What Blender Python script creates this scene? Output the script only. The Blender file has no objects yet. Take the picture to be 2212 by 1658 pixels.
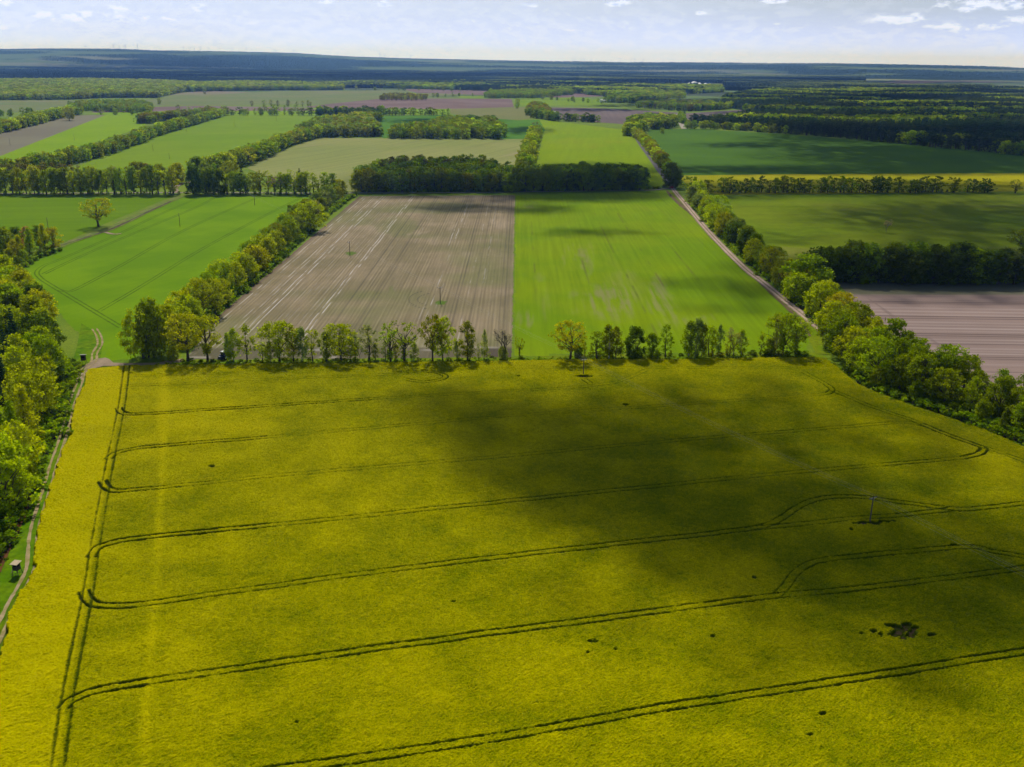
import bpy, math, random
import numpy as np
from mathutils import Matrix, Vector
random.seed(7)
RNG = np.random.default_rng(7)
S = bpy.context.scene
C = S.collection
# ---------------------------------------------------------------- camera
CAMH, FPX, PITCH, ROLL = 105.0, 2050.0, math.atan(696/2050.0), 0.0115
CX, CY = 1106.0, 829.0
_F = np.array([0, math.cos(PITCH), -math.sin(PITCH)]); _U0 = np.array([0, math.sin(PITCH), math.cos(PITCH)]); _R0 = np.array([1.0, 0, 0])
_R = math.cos(ROLL)*_R0 + math.sin(ROLL)*_U0
_U = math.cos(ROLL)*_U0 - math.sin(ROLL)*_R0
cam_d = bpy.data.cameras.new('camera'); cam = bpy.data.objects.new('camera', cam_d); C.objects.link(cam)
cam_d.sensor_fit = 'HORIZONTAL'; cam_d.sensor_width = 36; cam_d.lens = 36*FPX/2212
cam_d.clip_start = 1; cam_d.clip_end = 150000
cam.matrix_world = Matrix([[_R[0], _U[0], -_F[0], 0], [_R[1], _U[1], -_F[1], 0], [_R[2], _U[2], -_F[2], CAMH], [0, 0, 0, 1]])
S.camera = cam
# ---------------------------------------------------------------- sky, sun, exposure
SUN_AZ, SUN_EL = math.radians(-11), math.radians(46)
SUNV = Vector((math.sin(SUN_AZ)*math.cos(SUN_EL), math.cos(SUN_AZ)*math.cos(SUN_EL), math.sin(SUN_EL)))
W = bpy.data.worlds.new('World'); S.world = W; W.use_nodes = True
S.view_settings.view_transform = 'Standard'; S.view_settings.look = 'None'
S.view_settings.exposure = -0.10; S.view_settings.gamma = 1.0; S.view_settings.use_curve_mapping = False
SKY_STRENGTH, SUN_STRENGTH = 0.07, 3.9
sl = bpy.data.lights.new('sun', 'SUN'); sl.energy = SUN_STRENGTH; sl.angle = math.radians(0.53); sl.color = (1.0, 0.95, 0.86)
so = bpy.data.objects.new('sun', sl); C.objects.link(so)
so.rotation_euler = SUNV.to_track_quat('Z', 'Y').to_euler(); so.location = (0, 0, 500)
S.cycles.use_denoising = True; S.cycles.sample_clamp_indirect = 3.0
S.cycles.max_bounces = 6; S.cycles.diffuse_bounces = 3; S.cycles.transmission_bounces = 3; S.cycles.glossy_bounces = 2
S.cycles.volume_bounces = 0; S.cycles.transparent_max_bounces = 8
S.cycles.caustics_reflective = False; S.cycles.caustics_refractive = False

class NT:
    def __init__(s, nt): s.t = nt; s.n = nt.nodes; s.l = nt.links
    def N(s, kind, **kw):
        n = s.n.new(kind)
        for k, v in kw.items():
            if k.startswith('i_'):
                k = k[2:]; k = int(k) if k.isdigit() else k.replace('_', ' ')
                s.set(n.inputs[k], v)
            else: setattr(n, k, v)
        return n
    def set(s, inp, v):
        if isinstance(v, bpy.types.NodeSocket): s.l.new(v, inp)
        elif isinstance(v, bpy.types.Node): s.l.new(v.outputs[0], inp)
        else:
            if hasattr(inp, 'default_value') and isinstance(v, tuple) and len(v) == 3 and inp.type == 'RGBA': v = v + (1,)
            inp.default_value = v
    def M(s, op, a, b=None, c=None, clamp=False):
        n = s.n.new('ShaderNodeMath'); n.operation = op; n.use_clamp = clamp
        s.set(n.inputs[0], a)
        if b is not None: s.set(n.inputs[1], b)
        if c is not None: s.set(n.inputs[2], c)
        return n.outputs[0]
    def mix(s, f, a, b, mode='MIX'):
        n = s.n.new('ShaderNodeMix'); n.data_type = 'RGBA'; n.blend_type = mode
        s.set(n.inputs[0], f); s.set(n.inputs[6], a); s.set(n.inputs[7], b)
        return n.outputs[2]
    def ramp(s, x, lo, hi, smooth=True):
        n = s.n.new('ShaderNodeMapRange'); n.interpolation_type = 'SMOOTHSTEP' if smooth else 'LINEAR'
        s.set(n.inputs[0], x); n.inputs[1].default_value = lo; n.inputs[2].default_value = hi
        return n.outputs[0]
    def noise(s, vec, scale, detail=2, rough=.5, dist=0):
        n = s.n.new('ShaderNodeTexNoise'); n.inputs['Scale'].default_value = scale; n.inputs['Detail'].default_value = detail
        n.inputs['Roughness'].default_value = rough; n.inputs['Distortion'].default_value = dist
        s.set(n.inputs['Vector'], vec); return n.outputs[0]
    def vmap(s, vec, rz=0.0, sc=(1, 1, 1)):
        n = s.n.new('ShaderNodeMapping'); n.vector_type = 'POINT'
        s.set(n.inputs[0], vec); n.inputs[2].default_value = (0, 0, rz); n.inputs[3].default_value = sc
        return n.outputs[0]

def px_dir(px, py):
    d = _F*FPX + _R*(px-CX) + _U*(CY-py)
    return d/np.linalg.norm(d)

def build_world():
    w = NT(W.node_tree); w.n.clear()
    sky = w.N('ShaderNodeTexSky', sky_type='NISHITA', sun_disc=False, sun_elevation=SUN_EL, sun_rotation=SUN_AZ,
              altitude=100, air_density=1.0, dust_density=1.6, ozone_density=1.0)
    tc = w.N('ShaderNodeTexCoord').outputs['Generated']
    sx = w.N('ShaderNodeSeparateXYZ', i_0=tc)
    az = w.M('ARCTAN2', sx.outputs[0], sx.outputs[1]); el = w.M('ARCSINE', sx.outputs[2])
    # clouds live in the sky dome: azimuth / elevation in degrees
    azd = w.M('MULTIPLY', az, 57.2958); eld = w.M('MULTIPLY', el, 57.2958)
    co = w.N('ShaderNodeCombineXYZ', i_0=azd, i_1=w.M('MULTIPLY', eld, 2.2)).outputs[0]
    n1 = w.noise(co, 1.1, 8, .62); n2 = w.noise(co, .28, 3, .5)
    # broad bank of cumulus towards the horizon
    band = w.M('MULTIPLY', w.ramp(eld, 4.2, 1.6), w.ramp(eld, -.6, .5))
    thr = w.M('SUBTRACT', w.M('ADD', w.M('MULTIPLY', n1, .62), w.M('MULTIPLY', n2, .42)), .50)
    low = w.M('MULTIPLY', w.ramp(w.M('ADD', thr, w.M('MULTIPLY', w.ramp(azd, 18, -22), .05)), 0.02, .055), band)
    blobs = [(2130, 12, 110, 14, .85), (1945, 42, 75, 16, .85), (2080, 60, 110, 11, .8), (2195, 46, 50, 14, .65), (435, 17, 26, 9, .9), (515, 34, 26, 7, .6),
             (240, 18, 60, 8, .8), (170, 35, 120, 13, .8), (10, 12, 40, 10, .9), (330, 40, 60, 9, .7), (835, 8, 26, 8, .9), (1145, 12, 28, 6, .9),
             (1335, 8, 34, 8, .95), (1690, 50, 26, 6, .8), (1510, 28, 16, 6, .8), (1670, 4, 40, 6, .9), (1110, 62, 30, 6, .7), (700, 4, 40, 6, .7),
             (1620, 80, 60, 3.5, .5), (560, 52, 50, 7, .5), (1230, 66, 40, 4, .5), (60, 62, 120, 10, .45), (1020, 48, 40, 6, .5), (2150, 95, 60, 6, .5)]
    tot = None
    nw = w.M('SUBTRACT', n1, .5)
    for (bx, by, rx, ry, st) in blobs:
        d = px_dir(bx, by); a0 = math.degrees(math.atan2(d[0], d[1])); e0 = math.degrees(math.asin(d[2]))
        k = 57.3/FPX
        dx = w.M('DIVIDE', w.M('SUBTRACT', azd, a0), rx*k); dy = w.M('DIVIDE', w.M('SUBTRACT', eld, e0), ry*k)
        r2 = w.M('ADD', w.M('MULTIPLY', dx, dx), w.M('MULTIPLY', dy, dy))
        g = w.M('SUBTRACT', st*1.0, w.M('MULTIPLY', r2, .75))
        tot = g if tot is None else w.M('MAXIMUM', tot, g)
    puff = w.ramp(w.M('ADD', tot, w.M('MULTIPLY', nw, 3.2)), .35, .95)
    puff = w.M('MULTIPLY', puff, w.ramp(tot, -1.2, 0.2))
    dens = w.M('MAXIMUM', w.M('MULTIPLY', low, .28), w.M('MULTIPLY', puff, .95))
    # shaded undersides of the thicker clouds
    co2 = w.N('ShaderNodeCombineXYZ', i_0=azd, i_1=w.M('MULTIPLY', w.M('ADD', eld, .35), 2.2)).outputs[0]
    n3 = w.noise(co2, 1.1, 5, .6)
    shade = w.ramp(w.M('SUBTRACT', n3, w.M('ADD', n1, -.02)), -.02, .14)
    cc = w.mix(w.M('MULTIPLY', shade, .8), (13.8, 15.2, 19.5), (9.2, 11.2, 16.8))
    low_w = w.ramp(eld, 9, -1)
    base = w.mix(w.M('MULTIPLY', low_w, .75), sky.outputs[0], (8.9, 12.0, 19.0)); base = w.mix(w.ramp(eld, 3.2, -.2), base, (12.4, 14.8, 27.0))
    leftglow = w.M('MULTIPLY', w.ramp(azd, 30, -35), w.ramp(eld, 25, 0))
    base = w.mix(w.M('MULTIPLY', leftglow, .6), base, (11.8, 13.8, 19.5))
    col = w.mix(dens, base, cc)
    bg = w.N('ShaderNodeBackground', i_0=col, i_1=SKY_STRENGTH)
    w.N('ShaderNodeOutputWorld', i_0=bg)
build_world()

# ---------------------------------------------------------------- projection helpers (photo measured at 2212 x 1658)
def at(px, py, z=0.0):
    d = px_dir(px, py); t = (z-CAMH)/d[2]
    return np.array([d[0]*t, d[1]*t, z])
def proj(P):
    P = np.asarray(P, float); v = P-np.array([0, 0, CAMH])
    w_ = v@_F
    return CX+FPX*(v@_R)/w_, CY-FPX*(v@_U)/w_
def height_for(P, topy):
    lo, hi = 0., 60.
    for _ in range(40):
        m = (lo+hi)/2
        if proj([P[0], P[1], m])[1] > topy: lo = m
        else: hi = m
    return lo
def ppm(P):                                  # photo pixels per metre across the view at P
    return FPX/((np.asarray(P, float)-np.array([0, 0, CAMH]))@_F)
def wpoly(pts): return np.array([at(*p)[:2] for p in pts])
def wpz(pts, z=1.05): return np.array([at(p[0], p[1], z)[:2] for p in pts])
def inside(poly, X, Y):
    r = np.zeros(X.shape, bool); n = len(poly); j = n-1
    for i in range(n):
        xi, yi = poly[i]; xj, yj = poly[j]
        c = ((yi > Y) != (yj > Y)) & (X < (xj-xi)*(Y-yi)/(yj-yi+1e-12)+xi)
        r ^= c; j = i
    return r
def _h(ix, iy, seed):
    n = (ix.astype(np.int64)*374761393 + iy.astype(np.int64)*668265263 + seed*974711) & 0x7fffffff
    n = ((n ^ (n >> 13))*1274126177) & 0x7fffffff
    n = ((n ^ (n >> 15))*2246822519) & 0x7fffffff
    return ((n ^ (n >> 11)) & 0xffff)/65535.0
def vn(X, Y, sc, seed=0, octv=1):
    X = np.asarray(X, float)/sc; Y = np.asarray(Y, float)/sc; out = 0; amp = 1; tot = 0
    for o in range(octv):
        ix = np.floor(X); iy = np.floor(Y); fx = X-ix; fy = Y-iy; fx = fx*fx*(3-2*fx); fy = fy*fy*(3-2*fy)
        a = _h(ix, iy, seed+o); b = _h(ix+1, iy, seed+o); c = _h(ix, iy+1, seed+o); d = _h(ix+1, iy+1, seed+o)
        out = out + amp*((a*(1-fx)+b*fx)*(1-fy)+(c*(1-fx)+d*fx)*fy); tot += amp; amp *= .5; X = X*2.03; Y = Y*2.03
    return out/tot
def sstep(x, a, b):
    t = np.clip((x-a)/(b-a), 0, 1); return t*t*(3-2*t)

# ---------------------------------------------------------------- mesh helpers
class Acc:
    def __init__(s): s.V = []; s.F = []; s.mi = []; s.n = 0; s.at = []
    def add(s, V, F, m=0, a=None):
        V = np.asarray(V, float).reshape(-1, 3); F = np.asarray(F, int)
        s.V.append(V); s.F.append(F+s.n); s.mi.append(np.full(len(F), m)); s.n += len(V)
        s.at.append(np.full(len(V), 1.0) if a is None else np.broadcast_to(np.asarray(a, float), (len(V),)).copy())
    def box(s, lo, hi, m=0, rot=None, off=(0, 0, 0)):
        x0, y0, z0 = lo; x1, y1, z1 = hi
        V = np.array([[x0, y0, z0], [x1, y0, z0], [x1, y1, z0], [x0, y1, z0], [x0, y0, z1], [x1, y0, z1], [x1, y1, z1], [x0, y1, z1]], float)
        if rot is not None: V = V@np.array(Matrix(rot)).T
        s.add(V+np.array(off), [[0, 3, 2, 1], [4, 5, 6, 7], [0, 1, 5, 4], [1, 2, 6, 5], [2, 3, 7, 6], [3, 0, 4, 7]], m)
    def tube(s, P, R, n=5, m=0, a=1.0, cap=False):
        P = np.asarray(P, float); k = len(P); V = []
        for i in range(k):
            d = P[min(i+1, k-1)]-P[max(i-1, 0)]; d = d/(np.linalg.norm(d)+1e-9)
            u = np.cross(d, [0, 0, 1.0] if abs(d[2]) < .9 else [1.0, 0, 0]); u /= np.linalg.norm(u); v = np.cross(d, u)
            for j in range(n):
                t = 2*math.pi*j/n; V.append(P[i]+R[i]*(math.cos(t)*u+math.sin(t)*v))
        F = [[i*n+j, i*n+(j+1) % n, (i+1)*n+(j+1) % n, (i+1)*n+j] for i in range(k-1) for j in range(n)]
        s.add(V, F, m, a)
        if cap:
            for i in (0, k-1):
                c = len(V); s.add(list(np.array(V)[i*n:(i+1)*n])+[P[i]], [[j, (j+1) % n, n, n] for j in range(n)], m, a)
    def mesh(s, name, mats, smooth=False, attrs=True):
        V = np.concatenate(s.V); F = np.concatenate([f if f.shape[1] == 4 else np.c_[f, f[:, 2]] for f in s.F]); mi = np.concatenate(s.mi)
        return mk(name, V, F, mats, mi, {'v': np.concatenate(s.at)} if attrs else {}, smooth)
def mk(name, V, F, mats=(), mi=None, attrs={}, smooth=False):
    V = np.asarray(V, np.float32); F = np.asarray(F, np.int32); me = bpy.data.meshes.new(name)
    if F.shape[1] == 4:
        tri = F[:, 2] == F[:, 3]; tot = np.where(tri, 3, 4)
        keep = np.ones(F.shape, bool); keep[tri, 3] = False; L = F[keep]
    else: tot = np.full(len(F), F.shape[1]); L = F.ravel()
    me.vertices.add(len(V)); me.vertices.foreach_set('co', V.ravel())
    me.loops.add(len(L)); me.loops.foreach_set('vertex_index', L.astype(np.int32))
    me.polygons.add(len(F)); st = np.r_[0, np.cumsum(tot)[:-1]].astype(np.int32)
    me.polygons.foreach_set('loop_start', st)
    for m in mats: me.materials.append(m)
    if mi is not None: me.polygons.foreach_set('material_index', np.asarray(mi, np.int32))
    me.polygons.foreach_set('use_smooth', np.full(len(F), smooth))
    for k, v in attrs.items():
        v = np.asarray(v)
        if v.ndim == 1: a = me.attributes.new(k, 'FLOAT', 'POINT'); a.data.foreach_set('value', v.astype(np.float32))
        else: a = me.attributes.new(k, 'FLOAT_COLOR', 'POINT'); a.data.foreach_set('color', np.c_[v, np.ones(len(v))].astype(np.float32).ravel())
    me.update(calc_edges=True); me.validate()
    return me
def obj(name, me, parent=None, **props):
    o = bpy.data.objects.new(name, me); C.objects.link(o)
    if parent: o.parent = parent
    for k, v in props.items(): o[k] = v
    return o
def struct(name, me): return obj(name, me, kind='structure')
def thing(name, label, cat, loc=(0, 0, 0), rz=0, group=None, sc=(1, 1, 1)):
    o = bpy.data.objects.new(name, None); C.objects.link(o); o.empty_display_size = 1
    o.location = loc; o.rotation_euler = (0, 0, rz); o.scale = sc; o['label'] = label; o['category'] = cat
    if group: o['group'] = group
    return o

# ---------------------------------------------------------------- materials
def mat(name):
    m = bpy.data.materials.new(name); m.use_nodes = True; m.node_tree.nodes.clear(); return m, NT(m.node_tree)
def out(t, sh): t.N('ShaderNodeOutputMaterial', i_0=sh)
def simple(name, col, rough=.7, metal=0, nz=.15, sc=3.0, spec=.3):
    m, t = mat(name); pos = t.N('ShaderNodeTexCoord').outputs['Object']
    n = t.noise(pos, sc, 4)
    f = t.M('MULTIPLY_ADD', n, 2*nz, 1-nz)
    c = t.mix(1.0, col, t.N('ShaderNodeCombineColor', i_0=f, i_1=f, i_2=f).outputs[0], 'MULTIPLY')
    b = t.N('ShaderNodeBsdfPrincipled'); t.set(b.inputs['Base Color'], c); b.inputs['Roughness'].default_value = rough
    b.inputs['Metallic'].default_value = metal; b.inputs['Specular IOR Level'].default_value = spec
    out(t, b.outputs[0]); return m
def leafmat(name, source, tr=.54):
    m, t = mat(name)
    if source == 'object': base = t.N('ShaderNodeObjectInfo').outputs['Color']
    elif source == 'inst': base = t.N('ShaderNodeAttribute', attribute_type='INSTANCER', attribute_name='tint').outputs['Color']
    v = t.N('ShaderNodeAttribute', attribute_type='GEOMETRY', attribute_name='v').outputs['Fac']
    g = t.N('ShaderNodeCombineColor', i_0=t.M('MULTIPLY_ADD', v, 1.15, -.15), i_1=v, i_2=t.M('MULTIPLY_ADD', v, .6, .4)).outputs[0]
    c = t.mix(1.0, base, g, 'MULTIPLY'); c = t.mix(1.0, c, (1.9, 1.9, 1.5) if source == 'object' else (1.80, 2.0, 1.6), 'MULTIPLY')
    tc = t.mix(1.0, c, (1.35, 1.35, .35), 'MULTIPLY')
    d = t.N('ShaderNodeBsdfDiffuse', i_0=c); tl = t.N('ShaderNodeBsdfTranslucent', i_0=tc)
    a = t.N('ShaderNodeMixShader', i_0=tr, i_1=d, i_2=tl)
    out(t, a); return m
LEAF = leafmat('leaves', 'object'); LEAFI = leafmat('leaves_far', 'inst')
BARK = simple('bark', (.075, .058, .042), .9, nz=.4, sc=2); BIRCHBARK = simple('birch_bark', (.42, .40, .36), .8, nz=.5, sc=2.5)

def fieldmat(name, c1, c2, sc=.02, th=0.0, stripe=None, grain=.25, gsc=1.2, streak=.2, ssc=.35, layers=(), bump=.25, c3=None, rough=.95, spec=.02):
    """layers: (attribute, colour, glossy?)"""
    m, t = mat(name); pos = t.N('ShaderNodeNewGeometry').outputs['Position']
    rp = t.vmap(pos, th)                                       # x across the rows, y along them
    big = t.ramp(t.noise(pos, sc, 4, .55), .36, .64)
    c = t.mix(big, c1, c2)
    if c3 is not None: c = t.mix(t.ramp(t.noise(t.vmap(rp, 0, (1, .25, 1)), sc*1.9, 3, .6), .54, .70), c, c3)
    st = t.noise(t.vmap(rp, 0, (1, .03, 1)), ssc, 3, .65)
    g = t.noise(pos, gsc, 3, .7)
    f = t.M('MULTIPLY_ADD', t.M('SUBTRACT', st, .5), 2*streak, 1.0)
    f = t.M('ADD', f, t.M('MULTIPLY', t.M('SUBTRACT', g, .5), 2*grain))
    if stripe:
        for (per, amp) in stripe:
            sx = t.N('ShaderNodeSeparateXYZ', i_0=rp).outputs[0]
            w_ = t.M('SINE', t.M('MULTIPLY', sx, 2*math.pi/per))
            nn = t.noise(t.vmap(rp, 0, (.5, .01, 1)), .5, 2)
            f = t.M('ADD', f, t.M('MULTIPLY', t.M('MULTIPLY', w_, amp), t.ramp(nn, .3, .7)))
    fc = t.N('ShaderNodeCombineColor', i_0=f, i_1=f, i_2=f).outputs[0]
    c = t.mix(1.0, c, fc, 'MULTIPLY')
    b = t.N('ShaderNodeBsdfPrincipled'); b.inputs['Specular IOR Level'].default_value = spec
    ro = rough
    for (an, lc, gloss) in layers:
        a = t.N('ShaderNodeAttribute', attribute_type='GEOMETRY', attribute_name=an).outputs['Fac']
        c = t.mix(a, c, lc)
        if gloss:
            ro = t.M('MULTIPLY_ADD', a, -(rough-.12), rough)
            t.set(b.inputs['Specular IOR Level'], t.M('MULTIPLY_ADD', a, .28, spec))
    t.set(b.inputs['Base Color'], c); t.set(b.inputs['Roughness'], ro)
    if bump:
        bn = t.N('ShaderNodeBump'); bn.inputs['Strength'].default_value = bump; bn.inputs['Distance'].default_value = .3
        t.set(bn.inputs['Height'], g); t.set(b.inputs['Normal'], bn.outputs[0])
    out(t, b.outputs[0]); return m

# ---------------------------------------------------------------- ground
def ground_mat():
    m, t = mat('ground'); pos = t.N('ShaderNodeNewGeometry').outputs['Position']
    n1 = t.noise(pos, .03, 4, .6); n2 = t.noise(pos, .8, 3, .7)
    near = t.mix(t.ramp(n1, .35, .65), (.110, .190, .002), (.150, .215, .005))
    f = t.M('MULTIPLY_ADD', n2, 1.2, .45)
    near = t.mix(1.0, near, t.N('ShaderNodeCombineColor', i_0=f, i_1=f, i_2=f).outputs[0], 'MULTIPLY')
    vo = t.N('ShaderNodeTexVoronoi', i_Scale=.0028, voronoi_dimensions='2D'); vo.inputs['Randomness'].default_value = .9
    t.set(vo.inputs['Vector'], t.vmap(pos, .3, (1, .55, 1)))
    r = t.N('ShaderNodeSeparateColor', i_0=vo.outputs['Color'])
    cr = t.n.new('ShaderNodeValToRGB'); cr.color_ramp.interpolation = 'CONSTANT'
    E = cr.color_ramp.elements; E[0].position = 0; E[0].color = (.10, .17, .035, 1); E[1].position = .25; E[1].color = (.17, .20, .08, 1)
    for p, c in ((.45, (.07, .13, .03, 1)), (.62, (.21, .15, .13, 1)), (.75, (.20, .24, .10, 1)), (.9, (.12, .2, .03, 1))):
        e = E.new(p); e.color = c
    t.l.new(r.outputs[0], cr.inputs[0])
    far = t.mix(t.ramp(t.noise(pos, .0015, 6, .6), .47, .53), cr.outputs[0], (.035, .06, .025))
    dist = t.N('ShaderNodeVectorMath', operation='LENGTH', i_0=pos).outputs['Value']
    c = t.mix(t.ramp(dist, 2600, 3600), near, far)
    b = t.N('ShaderNodeBsdfPrincipled'); b.inputs['Specular IOR Level'].default_value = .1; b.inputs['Roughness'].default_value = .95
    t.set(b.inputs['Base Color'], c); out(t, b.outputs[0]); return m
FAR = 34000.0
me = mk('ground', [[-FAR, -3000, 0], [FAR, -3000, 0], [FAR, FAR, 0], [-FAR, FAR, 0]], [[0, 1, 2, 3]], [ground_mat()])
struct('ground', me)

# ---------------------------------------------------------------- rape crop: a real canopy with the wheel ruts cut into it
RAPE = [(190, 797), (272, 789), (480, 786), (800, 783), (1100, 779), (1240, 776), (1500, 775), (1700, 772), (1762, 771), (1786, 775), (1810, 792),
        (1832, 812), (1871, 838), (1975, 877), (2043, 898), (2131, 929), (2212, 963), (2500, 1075), (2700, 1500), (2700, 1780), (-160, 1780), (-60, 1530), (0, 1411), (21, 1310),
        (60, 1250), (73, 1224), (67, 1193), (93, 1085), (120, 1010), (130, 976), (150, 937), (153, 900), (166, 856), (183, 828), (182, 810)]
TRACKS = [
    [(274, 790), (262, 880), (237, 1000), (207, 1170), (188, 1290), (150, 1480), (124, 1658), (112, 1760)],
    [(262, 842), (270, 835), (290, 833), (325, 832), (452, 827), (575, 820), (760, 813), (900, 806), (1000, 800)],
    [(290, 812), (450, 808), (700, 803), (1000, 797), (1350, 795), (1700, 794), (1790, 790)],
    [(256, 882), (263, 891), (285, 895), (364, 891), (575, 877), (800, 862), (1100, 845), (1230, 838), (1330, 826), (1395, 800)],
    [(234, 992), (245, 981), (262, 975), (286, 970), (338, 964), (575, 945), (800, 925), (1100, 899), (1400, 879), (1653, 861), (1760, 854), (1790, 849), (1797, 841), (1783, 830), (1736, 804)],
    [(221, 1040), (228, 1051), (245, 1060), (270, 1060), (290, 1058), (390, 1049), (575, 1030), (800, 1010), (1100, 985), (1400, 957), (1637, 937), (1793, 925), (1936, 914), (1962, 914), (1993, 918)],
    [(198, 1203), (208, 1186), (228, 1176), (270, 1166), (340, 1158), (600, 1133), (900, 1103), (1200, 1072), (1450, 1047), (1637, 1028), (1923, 1003), (2079, 989), (2112, 982), (2124, 973), (2118, 965), (2053, 942), (1993, 917), (1962, 905), (1871, 874), (1798, 843)],
    [(2110, 962), (2131, 968), (2212, 996), (2300, 1030)],
    [(181, 1278), (190, 1296), (208, 1306), (240, 1309), (294, 1307), (416, 1290), (589, 1266), (766, 1241), (1100, 1201), (1446, 1162), (1560, 1149), (1650, 1137), (1690, 1118), (1723, 1096), (1758, 1080), (1810, 1073), (1879, 1076), (1966, 1088), (2052, 1099), (2100, 1099), (2212, 1087), (2350, 1070)],
    [(1600, 1145), (1671, 1138), (1758, 1130), (1830, 1121), (1950, 1112), (2052, 1101)],
    [(136, 1530), (148, 1516), (165, 1508), (210, 1492), (312, 1474), (450, 1454), (589, 1433), (766, 1407), (1100, 1362), (1446, 1317), (1668, 1288), (1879, 1269), (2212, 1227), (2400, 1203)],
    [(1678, 1286), (1698, 1266), (1716, 1240), (1745, 1220), (1785, 1209), (1879, 1199), (2087, 1182), (2140, 1190), (2212, 1203)],
    [(560, 1668), (766, 1640), (1100, 1588), (1446, 1527), (1827, 1469), (2070, 1430), (2212, 1407), (2400, 1376)],
    [(848, 806), (900, 803), (945, 806), (962, 813), (950, 821), (915, 825), (880, 821)],
    [(1262, 820), (1275, 829)],
]
DARK = [(1945, 1362, 22, 10), (1958, 1352, 10, 8), (1968, 1368, 12, 9), (1935, 1371, 16, 6), (1885, 1365, 10, 4), (1902, 1372, 7, 5), (1860, 1368, 6, 3), (2010, 1371, 12, 4), (1925, 1352, 14, 4), (1976, 1357, 8, 4), (1952, 1378, 8, 5),
        (1285, 1385, 13, 4), (1775, 1542, 10, 5), (1748, 1588, 9, 5), (455, 1007, 8, 3), (1352, 875, 9, 2.5), (1882, 1130, 40, 4.5), (1910, 1127, 26, 3), (1860, 1131, 20, 3),
        (1838, 1145, 5, 4), (1262, 813, 18, 2.6), (1540, 1375, 5, 3), (1330, 1402, 4, 2), (2062, 1178, 9, 3), (1270, 1410, 5, 2), (1120, 812, 4, 1.5), (980, 1300, 5, 2), (640, 1560, 6, 3), (1630, 1248, 5, 2.5)]
def smooth_line(P, n=8):
    P = np.asarray(P, float); out_ = []
    for i in range(len(P)-1):
        p0 = P[max(i-1, 0)]; p1 = P[i]; p2 = P[i+1]; p3 = P[min(i+2, len(P)-1)]
        for k in range(n):
            t = k/n; out_.append(.5*((2*p1)+(-p0+p2)*t+(2*p0-5*p1+4*p2-p3)*t*t+(-p0+3*p1-3*p2+p3)*t**3))
    out_.append(P[-1]); return np.array(out_)
def line_field(X, Y, x0, y0, st, lines, hw, soft, pair=0, seed=5, irr=.0):
    """strength 0..1 of wheel lines on a regular grid; X,Y are grids with step st from x0,y0"""
    R_ = np.zeros(X.shape, np.float32); ny, nx = X.shape
    for li, L in enumerate(lines):
        W_ = smooth_line(L, 6)
        for sgn in ((-1, 1) if pair else (0,)):
            T_ = np.gradient(W_, axis=0); T_ /= np.linalg.norm(T_, axis=1)[:, None]+1e-9
            Q = W_+np.c_[-T_[:, 1], T_[:, 0]]*sgn*pair/2
            for i in range(len(Q)-1):
                a, b = Q[i], Q[i+1]; mg = hw+soft+.3
                i0 = int(max(0, (min(a[0], b[0])-mg-x0)/st[0])); i1 = int(min(nx-1, (max(a[0], b[0])+mg-x0)/st[0]+1))
                j0 = int(max(0, (min(a[1], b[1])-mg-y0)/st[1])); j1 = int(min(ny-1, (max(a[1], b[1])+mg-y0)/st[1]+1))
                if i1 <= i0 or j1 <= j0: continue
                xs = X[j0:j1+1, i0:i1+1]; ys = Y[j0:j1+1, i0:i1+1]
                d = b-a; t = np.clip(((xs-a[0])*d[0]+(ys-a[1])*d[1])/(d@d+1e-9), 0, 1)
                dist = np.hypot(xs-a[0]-t*d[0], ys-a[1]-t*d[1])
                if irr: dist = dist+irr*(vn(xs, ys, 1.3, seed+li)-.5)+irr*.8*(vn(xs, ys, 9.0, seed+li+50)-.5)
                R_[j0:j1+1, i0:i1+1] = np.maximum(R_[j0:j1+1, i0:i1+1], 1-sstep(dist, hw, hw+soft))
    return R_
def grid_faces(mask):
    ny, nx = mask.shape; idx = np.arange(ny*nx).reshape(ny, nx)
    q = mask[:-1, :-1] & mask[1:, :-1] & mask[:-1, 1:] & mask[1:, 1:]
    F = np.stack([idx[:-1, :-1][q], idx[:-1, 1:][q], idx[1:, 1:][q], idx[1:, :-1][q]], 1)
    used = np.zeros(ny*nx, bool); used[F.ravel()] = True; remap = np.cumsum(used)-1
    return remap[F], used
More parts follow.
